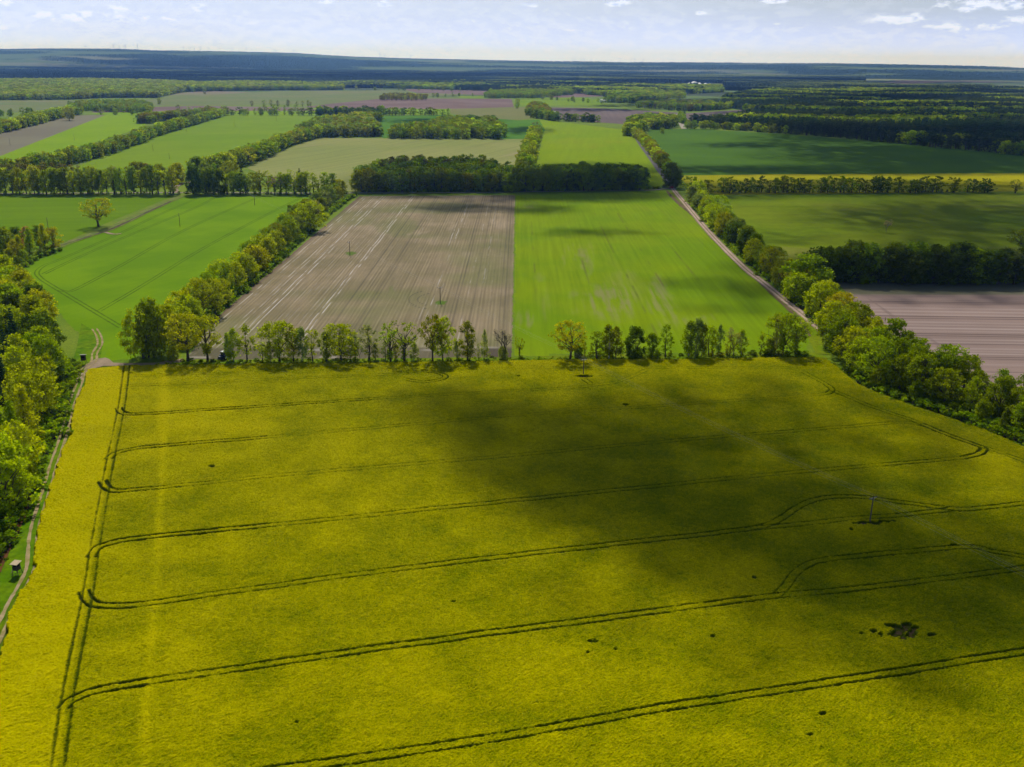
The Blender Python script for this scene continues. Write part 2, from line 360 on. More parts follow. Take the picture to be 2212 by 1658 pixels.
def build_rape():
    poly = wpz(RAPE); st = .27
    x0, y0 = -205., 96.; X, Y = np.meshgrid(np.arange(x0, 218, st), np.arange(y0, 346, st))
    e = .9*(vn(X, Y, 2.0, 3)-.5); e2 = .9*(vn(X, Y, 2.0, 4)-.5)
    m = inside(poly, X+e, Y+e2)
    PX, PY = proj(np.stack([X, Y, np.full_like(X, 1.)], -1))
    WT = [.75, .35, .22, .32, .38, .45, .65, .6, .8, .65, .85, .8, 1.0, .7, .5]
    ruts = np.zeros_like(X)
    for T, wt in zip(TRACKS, WT): ruts = np.maximum(ruts, .8*wt*line_field(X, Y, x0, y0, (st, st), [wpz(T)], -.02, .30, 1.9, irr=.20, seed=int(wt*100)))
    hooks = [T[:6] for T in TRACKS[3:7]]+[TRACKS[8][:5], TRACKS[10][:5], TRACKS[6][-9:-3], TRACKS[4][-4:-1], TRACKS[13][2:6]]
    ruts = np.maximum(ruts, line_field(X, Y, x0, y0, (st, st), [wpz(T) for T in hooks], .05, .32, 1.9, irr=.35)*.9)
    blob = np.zeros_like(X)
    for (bx, by, rx, ry) in DARK:
        d = ((PX-bx)/rx)**2+((PY-by)/ry)**2+2.6*(vn(X, Y, 1.0, 9, 2)-.5)
        blob = np.maximum(blob, 1-sstep(d, .3, 1.0))
    cut = np.maximum(ruts, blob)
    H = 1.12+.20*(_h(X*10+.5, Y*10+.5, 1)-.5)+.13*(vn(X, Y, 1.1, 2)-.5)+.22*(vn(X, Y, 6, 6)-.5)
    X2 = X+.16*(_h(X*7, Y*7, 11)-.5); Y2 = Y+.16*(_h(X*7, Y*7, 12)-.5)
    mi_ = m.copy()
    for _ in range(1):
        mi_[1:-1, 1:-1] = m[1:-1, 1:-1] & m[:-2, 1:-1] & m[2:, 1:-1] & m[1:-1, :-2] & m[1:-1, 2:]
    H = np.where(mi_, H, .02); H = H*(1-.55*cut)
    # how densely it flowers
    fl = .38+.28*(vn(X, Y, 42, 21, 3)-.5)+.22*(vn(X, Y, 9, 22, 2)-.5)
    lt = np.interp(PY, [789, 880, 1000, 1170, 1290, 1480, 1658, 1780], [278, 262, 237, 207, 188, 150, 124, 105])
    fl += .30*sstep(lt-PX, -4, 6)+.10*sstep(440-PX, -160, 160)
    sx = np.interp(PY, [810, 900, 1060, 1200, 1400, 1658], [356, 355, 348, 342, 326, 312])
    fl += .26*np.exp(-((PX-sx+6*(vn(X, Y, 7, 31)-.5))/(5+PY*.004))**2)*(vn(X, Y, 12, 33)*.9+.3)
    fl += .14*sstep(PX, 330, 345)*sstep(590-PX, -12, 12)*sstep(PY, 838, 850)*sstep(928-PY, -14, 12)
    fl += .16*np.exp(-((PX-1660)/60)**2-((PY-860)/6)**2)
    for (bx, by, rx, ry, a) in ((2190, 1080, 60, 40, .16), (1640, 1090, 40, 14, .13), (1560, 870, 90, 12, -.1), (1820, 1050, 130, 16, -.16), (520, 1010, 60, 20, -.12), (450, 1240, 60, 20, -.08), (300, 1010, 60, 18, -.15), (330, 1250, 50, 30, -.1), (1790, 1290, 120, 30, -.08)):
        fl += a*np.exp(-((PX-bx)/rx)**2-((PY-by)/ry)**2)
    fl -= .12*sstep(PX, 700, 2100)
    fl = fl*(1-.9*cut)
    F, used = grid_faces(m)
    V = np.stack([X2, Y2, H], -1).reshape(-1, 3)[used]
    m_, t = mat('rape_flowers'); pos = t.N('ShaderNodeNewGeometry').outputs['Position']
    fa = t.N('ShaderNodeAttribute', attribute_type='GEOMETRY', attribute_name='flower').outputs['Fac']
    ra = t.N('ShaderNodeAttribute', attribute_type='GEOMETRY', attribute_name='rut').outputs['Fac']
    n = t.noise(pos, 3.6, 3, .75); n2 = t.noise(pos, .7, 3, .65)
    z = t.N('ShaderNodeSeparateXYZ', i_0=pos).outputs[2]
    k = t.M('ADD', t.M('MULTIPLY', t.M('SUBTRACT', n, .5), 1.25), t.M('MULTIPLY', t.M('SUBTRACT', n2, .5), .45))
    k = t.M('ADD', t.M('ADD', k, fa), t.M('MULTIPLY', t.M('SUBTRACT', z, 1.12), .9))
    yel = t.ramp(k, -.15, .95)
    c = t.mix(yel, (.095, .145, .0), (.58, .51, .0))
    c = t.mix(ra, c, (.055, .070, .004))
    c = t.mix(t.M('MULTIPLY', t.ramp(ra, .75, 1.0), t.ramp(n2, .45, .6)), c, (.10, .07, .035))
    d = t.N('ShaderNodeBsdfDiffuse', i_0=c); tl = t.N('ShaderNodeBsdfTranslucent', i_0=c)
    bn = t.N('ShaderNodeBump'); bn.inputs['Strength'].default_value = .4; bn.inputs['Distance'].default_value = .25
    t.set(bn.inputs['Height'], n); t.set(d.inputs['Normal'], bn.outputs[0])
    out(t, t.N('ShaderNodeMixShader', i_0=.12, i_1=d, i_2=tl))
    me = mk('rapeseed_crop', V, F, [m_], None, {'flower': fl.ravel()[used], 'rut': cut.ravel()[used]}, False)
    obj('rapeseed_crop', me, label='yellow flowering rapeseed crop with dark tractor wheel lines', category='crop', kind='stuff')
build_rape()

# ---------------------------------------------------------------- fields laid on the ground
ZC = [0.03]
def nz():
    ZC[0] += .005; return ZC[0]
def sheet(name, pts, m, z=None):
    P = wpoly(pts); z = nz() if z is None else z
    me = bpy.data.meshes.new(name); me.from_pydata([(x, y, z) for x, y in P], [], [list(range(len(P)))]); me.materials.append(m)
    return struct(name, me)
ROWDIR = at(1125, 300)[:2]-at(1106, 900)[:2]
TH = math.atan2(px_dir(1125, 133)[0], px_dir(1125, 133)[1])      # azimuth of the sown rows
def rotgrid(poly, th, du, dv):
    c, s = math.cos(th), math.sin(th)
    U_ = poly[:, 0]*c-poly[:, 1]*s; V_ = poly[:, 0]*s+poly[:, 1]*c
    u = np.arange(U_.min()-du, U_.max()+du, du); v = np.arange(V_.min()-dv, V_.max()+dv, dv)
    UU, VV = np.meshgrid(u, v)
    return UU, VV, UU*c+VV*s, -UU*s+VV*c
def gridfield(name, pts, th, du, dv, fn, m, z=None):
    poly = wpoly(pts); UU, VV, X, Y = rotgrid(poly, th, du, dv)
    mask = inside(poly, X+1.1*(vn(X, Y, 2.5, 77, 2)-.5), Y+1.4*(vn(X, Y, 3.5, 78, 2)-.5)); F, used = grid_faces(mask); z = nz() if z is None else z
    PX, PY = proj(np.stack([X, Y, np.zeros_like(X)], -1))
    A = fn(UU, VV, X, Y, PX, PY)
    V = np.stack([X, Y, np.full_like(X, z)], -1).reshape(-1, 3)[used]
    return struct(name, mk(name, V, F, [m], None, {k: a.ravel()[used] for k, a in A.items()}))
def toUV(P, th):
    return P[0]*math.cos(th)-P[1]*math.sin(th), P[0]*math.sin(th)+P[1]*math.cos(th)

GRASS = fieldmat('meadow', (.115, .200, .010), (.085, .165, .010), .012, grain=.3, gsc=.35, streak=.12)
def f_soil(UU, VV, X, Y, PX, PY):
    wet_shine = np.zeros_like(X); dark = np.zeros_like(X)
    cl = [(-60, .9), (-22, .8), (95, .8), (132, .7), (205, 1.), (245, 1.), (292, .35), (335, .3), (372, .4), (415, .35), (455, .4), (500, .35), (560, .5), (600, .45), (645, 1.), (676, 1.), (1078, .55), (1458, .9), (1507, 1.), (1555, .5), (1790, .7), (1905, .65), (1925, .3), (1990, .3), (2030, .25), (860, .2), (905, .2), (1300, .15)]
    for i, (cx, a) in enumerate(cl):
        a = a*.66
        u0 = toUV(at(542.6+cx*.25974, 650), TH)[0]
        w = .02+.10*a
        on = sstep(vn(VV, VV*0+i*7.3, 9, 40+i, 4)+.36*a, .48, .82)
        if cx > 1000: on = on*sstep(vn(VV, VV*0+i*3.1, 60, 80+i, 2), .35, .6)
        wet_shine = np.maximum(wet_shine, on*a*(1-sstep(np.abs(UU-u0+.5*(vn(VV, VV*0, 15, 60)-.5)), w, w+.26)))
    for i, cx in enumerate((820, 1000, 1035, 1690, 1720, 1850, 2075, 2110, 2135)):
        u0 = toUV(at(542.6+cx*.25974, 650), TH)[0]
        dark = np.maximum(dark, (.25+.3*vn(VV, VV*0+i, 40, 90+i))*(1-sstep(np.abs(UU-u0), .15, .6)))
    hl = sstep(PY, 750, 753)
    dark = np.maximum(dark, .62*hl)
    wet_shine = np.where(hl > .5, 0, wet_shine)
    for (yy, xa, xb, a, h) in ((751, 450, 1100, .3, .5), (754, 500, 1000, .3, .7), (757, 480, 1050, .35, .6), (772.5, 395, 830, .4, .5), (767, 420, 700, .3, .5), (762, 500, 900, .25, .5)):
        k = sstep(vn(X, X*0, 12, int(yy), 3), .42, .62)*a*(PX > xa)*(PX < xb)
        wet_shine = np.maximum(wet_shine, k*(1-sstep(np.abs(PY-yy+.6*(vn(X, X*0, 20, 7)-.5)), h*.5, h)))
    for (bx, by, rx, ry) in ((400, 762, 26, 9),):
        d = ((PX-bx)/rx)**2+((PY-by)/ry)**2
        wet_shine = np.maximum(wet_shine, (1-sstep(d, .5, 1))*sstep(vn(X*.5, Y, 2.2, 5, 3), .50, .62)*.6)
    green = .30*sstep(vn(X, Y, 60, 15, 3), .42, .68)
    for (bx, by, rx, ry, a) in ((757, 548, 13, 4.5, .9), (953, 655, 13, 5, 1.), (846, 632, 9, 14, .3), (795, 695, 14, 12, .3), (860, 490, 50, 25, .25)):
        d = ((PX-bx)/rx)**2+((PY-by)/ry)**2; green = np.maximum(green, a*(1-sstep(d+.8*(vn(X, Y, 2.5, 3)-.5), .5, 1.1)))
    arc = np.zeros_like(X)
    for (rx, ry) in ((67, 22), (48, 15)):
        d = np.sqrt(((PX-950)/rx)**2+((PY-648)/ry)**2); arc = np.maximum(arc, (1-sstep(np.abs(d-1)*rx, .6, 2.0))*(PX < 930)*(PY > 629))
    dark = np.maximum(dark, .6*arc)
    clod = .8*sstep(PY, 752, 755)*sstep(PX, 1040, 1058)
    brown = np.maximum(clod, (1-sstep(np.abs(UU-(toUV(at(500, 650), TH)[0])), 2.5, 6))*.5)
    return {'wet_shine': wet_shine, 'dark': dark, 'green': green, 'brown': brown}
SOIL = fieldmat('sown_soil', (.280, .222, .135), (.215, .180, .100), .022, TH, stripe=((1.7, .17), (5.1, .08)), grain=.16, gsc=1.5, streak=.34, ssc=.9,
                c3=(.33, .262, .17), layers=(('brown', (.10, .062, .055), 0), ('green', (.10, .17, .02), 0), ('dark', (.085, .075, .06), 0), ('wet_shine', (.44, .39, .35), 1)))  # wet ruts are glossy; their pale colour also paints the sky's reflection
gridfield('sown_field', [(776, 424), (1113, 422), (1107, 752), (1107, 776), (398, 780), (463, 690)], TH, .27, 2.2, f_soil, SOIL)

def f_green(UU, VV, X, Y, PX, PY):
    bare = np.zeros_like(X)
    stz = vn(UU, VV*.06, 1.5, 17, 3)
    for (bx, by, rx, ry, a) in ((1245, 545, 12, 26, .8), (1262, 560, 12, 28, .8), (1275, 560, 10, 40, .4), (1320, 650, 70, 45, .9), (1340, 665, 45, 35, .5), (1420, 640, 26, 50, .8), (1440, 680, 30, 50, .7), (1240, 655, 18, 30, .5), (1142, 690, 12, 22, .8), (1122, 690, 8, 20, .5), (1165, 600, 14, 12, .35), (1145, 445, 18, 8, .5), (1490, 695, 30, 10, .5), (1530, 690, 20, 14, .45), (1180, 660, 10, 40, .3), (1350, 600, 30, 20, .3), (1225, 540, 8, 12, .5), (1218, 565, 8, 16, .4)):
        d = ((PX-bx)/rx)**2+((PY-by)/ry)**2
        bare = np.maximum(bare, .62*a*(1-sstep(d, .2, 1.2))*sstep(stz+.25*(vn(X, Y, 6, 5, 2)-.5), .36, .72))
    dk = np.zeros_like(X)
    for i, (xa, ya, xb, yb) in enumerate(((1330, 460, 1490, 700), (1340, 585, 1450, 760), (1440, 525, 1580, 690), (1250, 540, 1300, 700), (1150, 480, 1155, 640), (1285, 460, 1330, 560))):
        L = [at(xa, ya)[:2], at(xb, yb)[:2]]; u0 = (toUV(L[0], TH)[0]+toUV(L[1], TH)[0])/2
        dk = np.maximum(dk, .5*(1-sstep(np.abs(UU-u0), .2, .8))*sstep(vn(VV, VV*0+i, 18, 50+i, 2), .35, .7)*(PY > ya)*(PY < yb))
    return {'bare': bare, 'dark': dk}
GREEN = fieldmat('young_cereal', (.148, .255, .0), (.195, .285, .0), .014, TH, stripe=((3.0, .05),), grain=.10, gsc=.9, streak=.28, ssc=.4, c3=(.185, .265, .008),
                 layers=(('bare', (.27, .225, .12), 0), ('dark', (.11, .10, .03), 0)))
gridfield('cereal_field', [(1114, 422), (1300, 416), (1437, 411), (1449, 424), (1498, 468), (1553, 523), (1637, 607), (1728, 694), (1752, 735), (1745, 762), (1240, 767), (1108, 774)], TH, .6, 3.0, f_green, GREEN)
# left field with tramlines
def mk_tram(tracks, pair, hw=.22, soft=.5):
    def fn(UU, VV, X, Y, PX, PY):
        du = UU[0, 1]-UU[0, 0]; dv = VV[1, 0]-VV[0, 0]
        T2 = [wpoly(t_) for t_ in tracks]
        th = math.atan2(X[1, 0]-X[0, 0], Y[1, 0]-Y[0, 0]); rot = [np.array([toUV(p, th) for p in w_]) for w_ in T2]
        return {'dark': line_field(UU, VV, UU[0, 0], VV[0, 0], (du, dv), rot, hw, soft, pair, irr=.2)}
    return fn
LTR = [[(262, 708), (112, 618), (86, 600), (80, 588), (96, 574), (130, 561), (250, 509), (340, 466), (440, 423)], [(125, 626), (140, 630), (158, 628), (200, 607), (260, 575), (400, 497), (550, 430)],
       [(213, 673), (312, 615), (441, 536), (575, 465), (650, 428)], [(95, 592), (180, 552), (300, 500), (420, 450), (470, 424)]]
LG = fieldmat('winter_cereal', (.118, .240, .0), (.160, .288, .0), .018, .5, grain=.10, gsc=.9, streak=.10, layers=(('dark', (.060, .115, .003), 0),))
gridfield('cereal_field', [(40, 590), (70, 560), (135, 524), (245, 493), (387, 425), (690, 425), (640, 480), (560, 580), (440, 680), (330, 740), (290, 776), (235, 780), (205, 775), (190, 735), (150, 705), (110, 655), (30, 620), (20, 600)], math.radians(-46), .45, .45, mk_tram(LTR, 2.0, .08, .42), LG)
sheet('cereal_field', [(-200, 424), (375, 424), (240, 478), (130, 528), (60, 545), (-200, 560)], fieldmat('winter_cereal_b', (.132, .232, .0), (.115, .215, .0), .01, 1.35, grain=.1, gsc=.8, streak=.22, ssc=.12))
# right ploughed field
def f_rp(UU, VV, X, Y, PX, PY):
    dk = np.zeros_like(X); li = np.zeros_like(X)
    for i, (ya, yb, a) in enumerate(((652, 656, .8), (655, 659, .6), (683, 687, .9), (688, 691, .8), (720, 725, 1.), (724, 729, .8), (742, 746, .8), (768, 774, .9), (772, 778, .7), (800, 806, .7), (640, 643, .3), (700, 704, .3))):
        yl = ya+(PX-1900)*(yb-ya)/312
        dk = np.maximum(dk, .75*a*(1-sstep(np.abs(PY-yl), .5, 1.3)))
    for i, ya in enumerate((665, 672, 679, 695, 701, 708, 714, 732, 738, 751, 757, 762, 785)):
        yl = ya+(PX-1900)*5/312
        li = np.maximum(li, (.3+.5*_h(np.float64(i), np.float64(2), 3))*(1-sstep(np.abs(PY-yl), .6, 2.2))*(.4+.6*vn(X, Y*0, 30, i)))
    gr = .8*sstep(638-PY, -3, 4)
    for k in (0, 6):
        d_ = np.abs((PX-1875-k)-(PY-650)*1.55); dk = np.maximum(dk, .35*(1-sstep(d_, .5, 1.8))*(PY > 645))
    return {'dark': dk, 'light': li, 'green': gr}
RPM = fieldmat('ploughed_soil', (.305, .222, .190), (.270, .198, .172), .02, math.radians(91), stripe=((2.2, .04),), grain=.12, gsc=1.6, streak=.25, ssc=.3,
               layers=(('green', (.13, .145, .075), 0), ('light', (.42, .34, .31), 0), ('dark', (.10, .072, .066), 0)))
gridfield('ploughed_field', [(1800, 604), (2300, 612), (2700, 640), (2700, 900), (2300, 890), (2120, 860), (2000, 800), (1900, 720)], 0.0, 1.0, .4, f_rp, RPM)
# the rest of the farmland
def FM(n, a, b, th=0.0, **k):
    k = dict(dict(grain=.12, gsc=.25, streak=.15, ssc=.15), **k); return fieldmat(n, a, b, .006, th, **k)
m_past = FM('pasture', (.125, .200, .002), (.165, .215, .004), 1.5, c3=(.20, .215, .03), grain=.3, gsc=.12, streak=.3, ssc=.06)
m_rape2 = FM('rape_far', (.38, .35, .0), (.30, .30, .0), 1.55)
m_blue = FM('winter_wheat', (.070, .155, .012), (.085, .180, .008), 1.5)
m_bright = FM('spring_grass', (.180, .290, .0), (.215, .305, .001), .1, c3=(.24, .28, .008))
m_pale = FM('pale_crop', (.235, .270, .075), (.27, .285, .09), .35, c3=(.31, .275, .145), streak=.3)
m_lg = FM('cereal_light', (.155, .265, .005), (.185, .285, .008), .5)
m_brown = FM('bare_field', (.205, .195, .125), (.185, .170, .115), .6)
m_purple = FM('ploughed_far', (.175, .120, .110), (.215, .155, .140), 1.4, streak=.25)
m_purple2 = FM('ploughed_far_b', (.185, .145, .135), (.15, .12, .115), .05, streak=.25, stripe=((14, .06),))
m_olive = FM('rough_grass', (.175, .195, .055), (.20, .205, .07), 1.4)
m_dkgreen = FM('shade_tinted_grass', (.075, .20, .012), (.09, .215, .015), 1.4)  # green darkened in the colour itself to stand for cloud shadow
m_neon = FM('vivid_grass', (.205, .33, .0), (.18, .31, .0), 1.4)
m_mead = FM('meadow_far', (.15, .20, .06), (.18, .205, .075), 1.45, c3=(.22, .195, .09), streak=.3)
sheet('pasture', [(1560, 424), (2300, 414), (2500, 420), (2700, 600), (2212, 610), (1790, 602), (1700, 570), (1620, 510)], m_past)
sheet('rapeseed_field', [(1462, 380), (1700, 377), (2212, 374), (2500, 374), (2500, 412), (2212, 414), (1560, 422), (1500, 412)], m_rape2)
sheet('cereal_field', [(1397, 281), (1500, 279), (1700, 291), (1950, 312), (2212, 336), (2500, 362), (2500, 373), (2212, 374.5), (1700, 377), (1460, 379), (1425, 340)], m_blue)
sheet('meadow', [(1160, 258), (1370, 284), (1390, 312), (1440, 385), (1430, 405), (1150, 400), (1160, 350), (1176, 282)], m_bright)
sheet('pale_field', [(534, 364), (575, 340), (640, 314), (690, 299), (850, 299), (1150, 301), (1132, 350), (1100, 395), (770, 415), (640, 408)], m_pale)
sheet('cereal_field', [(155, 366), (300, 305), (480, 249), (700, 249), (660, 275), (560, 320), (430, 372), (300, 372)], m_lg)
sheet('sown_field', [(-60, 292), (50, 268), (150, 250), (228, 249), (0, 338), (-60, 352)], m_brown)
sheet('cereal_field', [(-60, 356), (0, 338), (228, 249), (330, 248), (310, 275), (200, 310), (60, 358), (-60, 385)], m_neon)
sheet('meadow', [(190, 246), (400, 236), (980, 234), (972, 248), (700, 249), (240, 249)], m_neon)
sheet('ploughed_field', [(650, 232), (720, 224), (830, 213), (1105, 214), (1110, 232), (980, 236), (760, 236)], m_purple)
sheet('ploughed_field', [(200, 235), (430, 229), (650, 233), (700, 240), (420, 240), (200, 244)], m_purple)
sheet('meadow', [(1112, 216), (1300, 216), (1300, 228), (1145, 229), (1112, 232)], m_lg)
sheet('rough_meadow', [(975, 236), (1110, 232), (1145, 231), (1150, 256), (1120, 260), (1000, 252), (970, 244)], m_olive)
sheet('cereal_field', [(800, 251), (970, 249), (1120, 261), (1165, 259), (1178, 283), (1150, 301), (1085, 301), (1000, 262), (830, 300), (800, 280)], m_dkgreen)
sheet('meadow', [(235, 229), (330, 214), (600, 197), (980, 195), (1000, 205), (830, 213), (700, 226), (430, 228)], m_mead)
sheet('meadow', [(-60, 218), (150, 217), (230, 229), (150, 240), (-60, 245)], m_mead)
sheet('meadow', [(985, 208), (1250, 211), (1330, 219), (1300, 216), (1000, 213)], m_lg)
sheet('ploughed_field', [(1190, 199), (1320, 200), (1330, 208), (1200, 212), (1130, 206)], m_purple)
sheet('ploughed_field', [(870, 193), (1100, 196), (1240, 207), (1100, 208), (900, 201)], m_purple)
sheet('ploughed_field', [(1165, 232), (1310, 235), (1480, 245), (1462, 254), (1468, 266), (1440, 268), (1360, 270), (1200, 258)], m_purple2)
sheet('ploughed_field', [(1474, 246), (1630, 236), (1590, 256), (1486, 262)], m_purple2)
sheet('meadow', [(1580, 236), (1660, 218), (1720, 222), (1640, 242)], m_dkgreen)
sheet('ploughed_field', [(1430, 187), (1540, 186), (1540, 190), (1440, 191)], m_purple)
sheet('ploughed_field', [(1890, 179), (1970, 174), (2040, 178), (1960, 182)], m_purple)
sheet('meadow', [(2010, 165), (2212, 175), (2350, 180), (2350, 186), (2150, 176), (2020, 169)], m_mead)
sheet('meadow', [(900, 180), (1000, 183), (950, 184)], m_lg)

# roads, tracks and ditches
def ribbon(pts, w, px=True, z=.3, jit=0.0):
    P = smooth_line(wpoly(pts) if px else np.array(pts), 6); T_ = np.gradient(P, axis=0); T_ /= np.linalg.norm(T_, axis=1)[:, None]+1e-9
    N_ = np.c_[-T_[:, 1], T_[:, 0]]
    ws = np.asarray(w if np.ndim(w) else [w]*len(P), float)
    if len(ws) != len(P): ws = np.interp(np.linspace(0, 1, len(P)), np.linspace(0, 1, len(ws)), ws)
    if jit: ws = ws*(1+jit*(RNG.random(len(P))-.5))
    a = P+N_*ws[:, None]/2; b = P-N_*ws[:, None]/2; n = len(P)
    V = np.r_[np.c_[a, np.full(n, z)], np.c_[b, np.full(n, z)]]
    F = [[i, i+1, n+i+1, n+i] for i in range(n-1)]
    return V, F, P, N_
def rib_obj(name, parts, m):
    A = Acc()
    for V, F in parts: A.add(V, F)
    return struct(name, A.mesh(name, [m]))
SAND = fieldmat('sandy_track', (.36, .27, .19), (.30, .23, .155), .05, grain=.35, gsc=1.2, streak=.3)
ASPH = fieldmat('asphalt', (.17, .16, .165), (.145, .14, .145), .05, grain=.12, gsc=1.0, streak=.15)
GRV = fieldmat('verge_grass', (.12, .20, .002), (.17, .215, .004), .08, grain=.5, gsc=.5, streak=.15)
DITCH = fieldmat('ditch_bank', (.115, .085, .05), (.17, .13, .065), .08, grain=.5, gsc=.6, streak=.2)
# green verge strips
sheet('verge', [(1437, 411), (1449, 424), (1498, 468), (1553, 523), (1637, 607), (1728, 694), (1762, 765), (1800, 768), (1800, 735), (1700, 655), (1600, 572), (1530, 500), (1462, 420)], GRV)
for (off, w) in (((0, 0), 0),):
    ctr = [(1452, 407), (1462, 420), (1480, 441), (1530, 501), (1600, 573), (1650, 613), (1700, 654), (1740, 686), (1780, 720), (1806, 745)]
    V0, F0, P0, N0 = ribbon(ctr, 4.6, z=.30, jit=.25)
    pts = []
    for s_ in (-1, 1): pts.append(ribbon((P0[::6]+N0[::6]*s_*1.05).tolist(), 1.15, px=False, z=.31)[:2])
    rib_obj('dirt_track', [(V0, F0)], fieldmat('track_crown', (.30, .215, .165), (.20, .19, .08), .3, grain=.4, gsc=.8, streak=.2))
    rib_obj('wheel_ruts', pts, fieldmat('track_ruts', (.50, .38, .31), (.42, .31, .25), .08, grain=.25, gsc=1.0))
rib_obj('road', [ribbon([(1452, 407), (1449, 398), (1438, 386), (1425, 370), (1412, 352), (1400, 335), (1390, 322), (1382, 310), (1376, 300), (1370, 290)], 6.0, z=.29)[:2]], ASPH)
rib_obj('sandy_road', [ribbon([(1478, 279), (1474, 272), (1467, 260), (1461, 250), (1459, 247)], 9.0, z=.28)[:2]], fieldmat('pale_road', (.42, .38, .32), (.36, .33, .28), .05, grain=.15))
rib_obj('lane', [ribbon([(1450, 408), (1436, 409), (1400, 412), (1250, 414), (1100, 416), (900, 418), (770, 418), (640, 418), (400, 417), (200, 418), (-60, 420)], 3.4, z=.27)[:2]], fieldmat('lane_sand', (.36, .30, .26), (.30, .25, .22), .05, grain=.2))
rib_obj('farm_drive', [ribbon([(385, 417), (378, 408), (392, 398), (430, 392)], 4.5, z=.28)[:2]], SAND)
rib_obj('ditch', [ribbon([(1440, 412), (1449, 424), (1470, 443), (1498, 468), (1553, 523), (1600, 571), (1637, 607), (1680, 648), (1728, 694), (1750, 728)], [1.0, 3.0, 4.5, 2.0, 2.2, 3.6, 1.6, 2.0, 1.4, 1.0], z=.26, jit=.5)[:2]], DITCH)
rib_obj('puddle', [ribbon([(1432, 391), (1439, 396), (1446, 402)], [.5, 1.6, .6], z=.3)[:2], ribbon([(1447, 421), (1450, 425)], .8, z=.31)[:2]], simple('water', (.05, .06, .06), .08, nz=.1, spec=1.0))
gdv = ribbon([(392, 424), (340, 447), (290, 470), (245, 492), (200, 507), (150, 525), (110, 542)], [7, 7, 8, 8, 7, 6, 6], z=.25, jit=.3)
rib_obj('ditch_verge', [gdv[:2]], fieldmat('rough_verge', (.17, .20, .04), (.13, .19, .03), .15, grain=.6, gsc=.45, c3=(.22, .20, .09)))
rib_obj('ditch', [ribbon([(370, 436), (330, 454), (290, 473), (250, 493)], 1.5, z=.27, jit=.9)[:2], ribbon([(270, 482), (238, 497), (205, 508)], 1.7, z=.28, jit=.9)[:2], ribbon([(198, 510), (165, 521), (130, 532)], 1.3, z=.28, jit=.9)[:2]], fieldmat('ditch_cut', (.075, .06, .045), (.12, .095, .06), .3, grain=.5, gsc=.7))
rib_obj('sandy_crossing', [ribbon([(228, 503), (245, 507), (262, 506)], 2.6, z=.3)[:2]], SAND)
# strip of grass and dirt between the tree row and the fields
sheet('verge', [(395, 779.5), (800, 776), (1107, 773.5), (1240, 768), (1500, 767), (1760, 763), (1790, 776), (1762, 773), (1500, 778), (1240, 780), (1100, 784), (800, 788), (480, 791), (330, 792)], GRV)
# left farm track
lt_c = [(204, 712), (213, 727), (216, 745), (205, 765), (203, 782), (190, 792), (177, 806), (173, 826), (166, 845), (153, 880), (145, 915), (133, 957), (118, 1000), (106, 1042), (92, 1088), (79, 1130), (72, 1165), (70, 1195), (66, 1232), (48, 1270), (28, 1305), (5, 1355), (-25, 1420)]
VL, FL, PL, NL = ribbon(lt_c, 3.2, z=.2)
sheet('grass_strip', [(176, 700), (196, 712), (222, 745), (215, 790), (192, 800), (186, 830), (155, 905), (152, 940), (96, 1085), (70, 1195), (76, 1226), (22, 1312), (-20, 1420), (-160, 1560), (-400, 1560), (-80, 1260), (-30, 1180), (26, 1110), (78, 980), (127, 870), (150, 800), (165, 757)], fieldmat('bank_grass', (.085, .190, .001), (.13, .215, .002), .10, grain=.6, gsc=.4, streak=.2))
rib_obj('wheel_ruts', [ribbon((PL[::6]+NL[::6]*s_*.85).tolist(), .72, px=False, z=.32, jit=.6)[:2] for s_ in (-1, 1)], fieldmat('farm_ruts', (.40, .30, .17), (.27, .23, .08), .35, grain=.4, gsc=.9, streak=.2))
sheet('dirt_patch', [(186, 792), (195, 783), (206, 777), (228, 774), (236, 777), (245, 785), (275, 786), (340, 785), (372, 779), (396, 776), (392, 784), (330, 791), (270, 792), (225, 792), (200, 798), (188, 806), (176, 828), (172, 815)], SAND)
rib_obj('brook', [ribbon([(62, 1080), (52, 1110), (40, 1140), (30, 1165), (12, 1200), (-5, 1240)], 1.3, z=.34, jit=.3)[:2]], fieldmat('rusty_mud', (.17, .075, .022), (.10, .05, .02), .3, grain=.3))

# ---------------------------------------------------------------- tree kinds (mesh data shared between trees)
def rdir(rg, n):
    v = rg.normal(size=(n, 3)); return v/np.linalg.norm(v, axis=1)[:, None]
def leaf_quads(A, cen, rad, nper, size, rg, flat=.75, up=.35, droop=0., m=0, core=None):
    n = len(cen); k = n*nper
    c = np.repeat(cen, nper, 0); r = np.repeat(rad, nper)[:, None]
    d = rdir(rg, k); pos = c+d*r*(rg.random((k, 1))**.45)*np.array([1, 1, flat])
    if droop: pos[:, 2] -= droop*rg.random(k)**2*r[:, 0]
    nr = rdir(rg, k)*.9+d*.6+np.array([0, 0, up]); nr /= np.linalg.norm(nr, axis=1)[:, None]
    u = np.cross(nr, rdir(rg, k)); u /= np.linalg.norm(u, axis=1)[:, None]+1e-9; v = np.cross(nr, u)
    s = size*(.55+.8*rg.random((k, 1))); a = u*s*.5; b = v*s*.38*(1+droop)
    V = np.stack([pos-a-b*.6, pos+a*.7-b, pos+a+b*.5, pos-a*.5+b], 1).reshape(-1, 3)
    cv = np.repeat(rg.uniform(.78, 1.22, n), nper)*rg.uniform(.82, 1.18, k)
    A.add(V, np.arange(4*k).reshape(-1, 4), m, np.repeat(cv, 4))
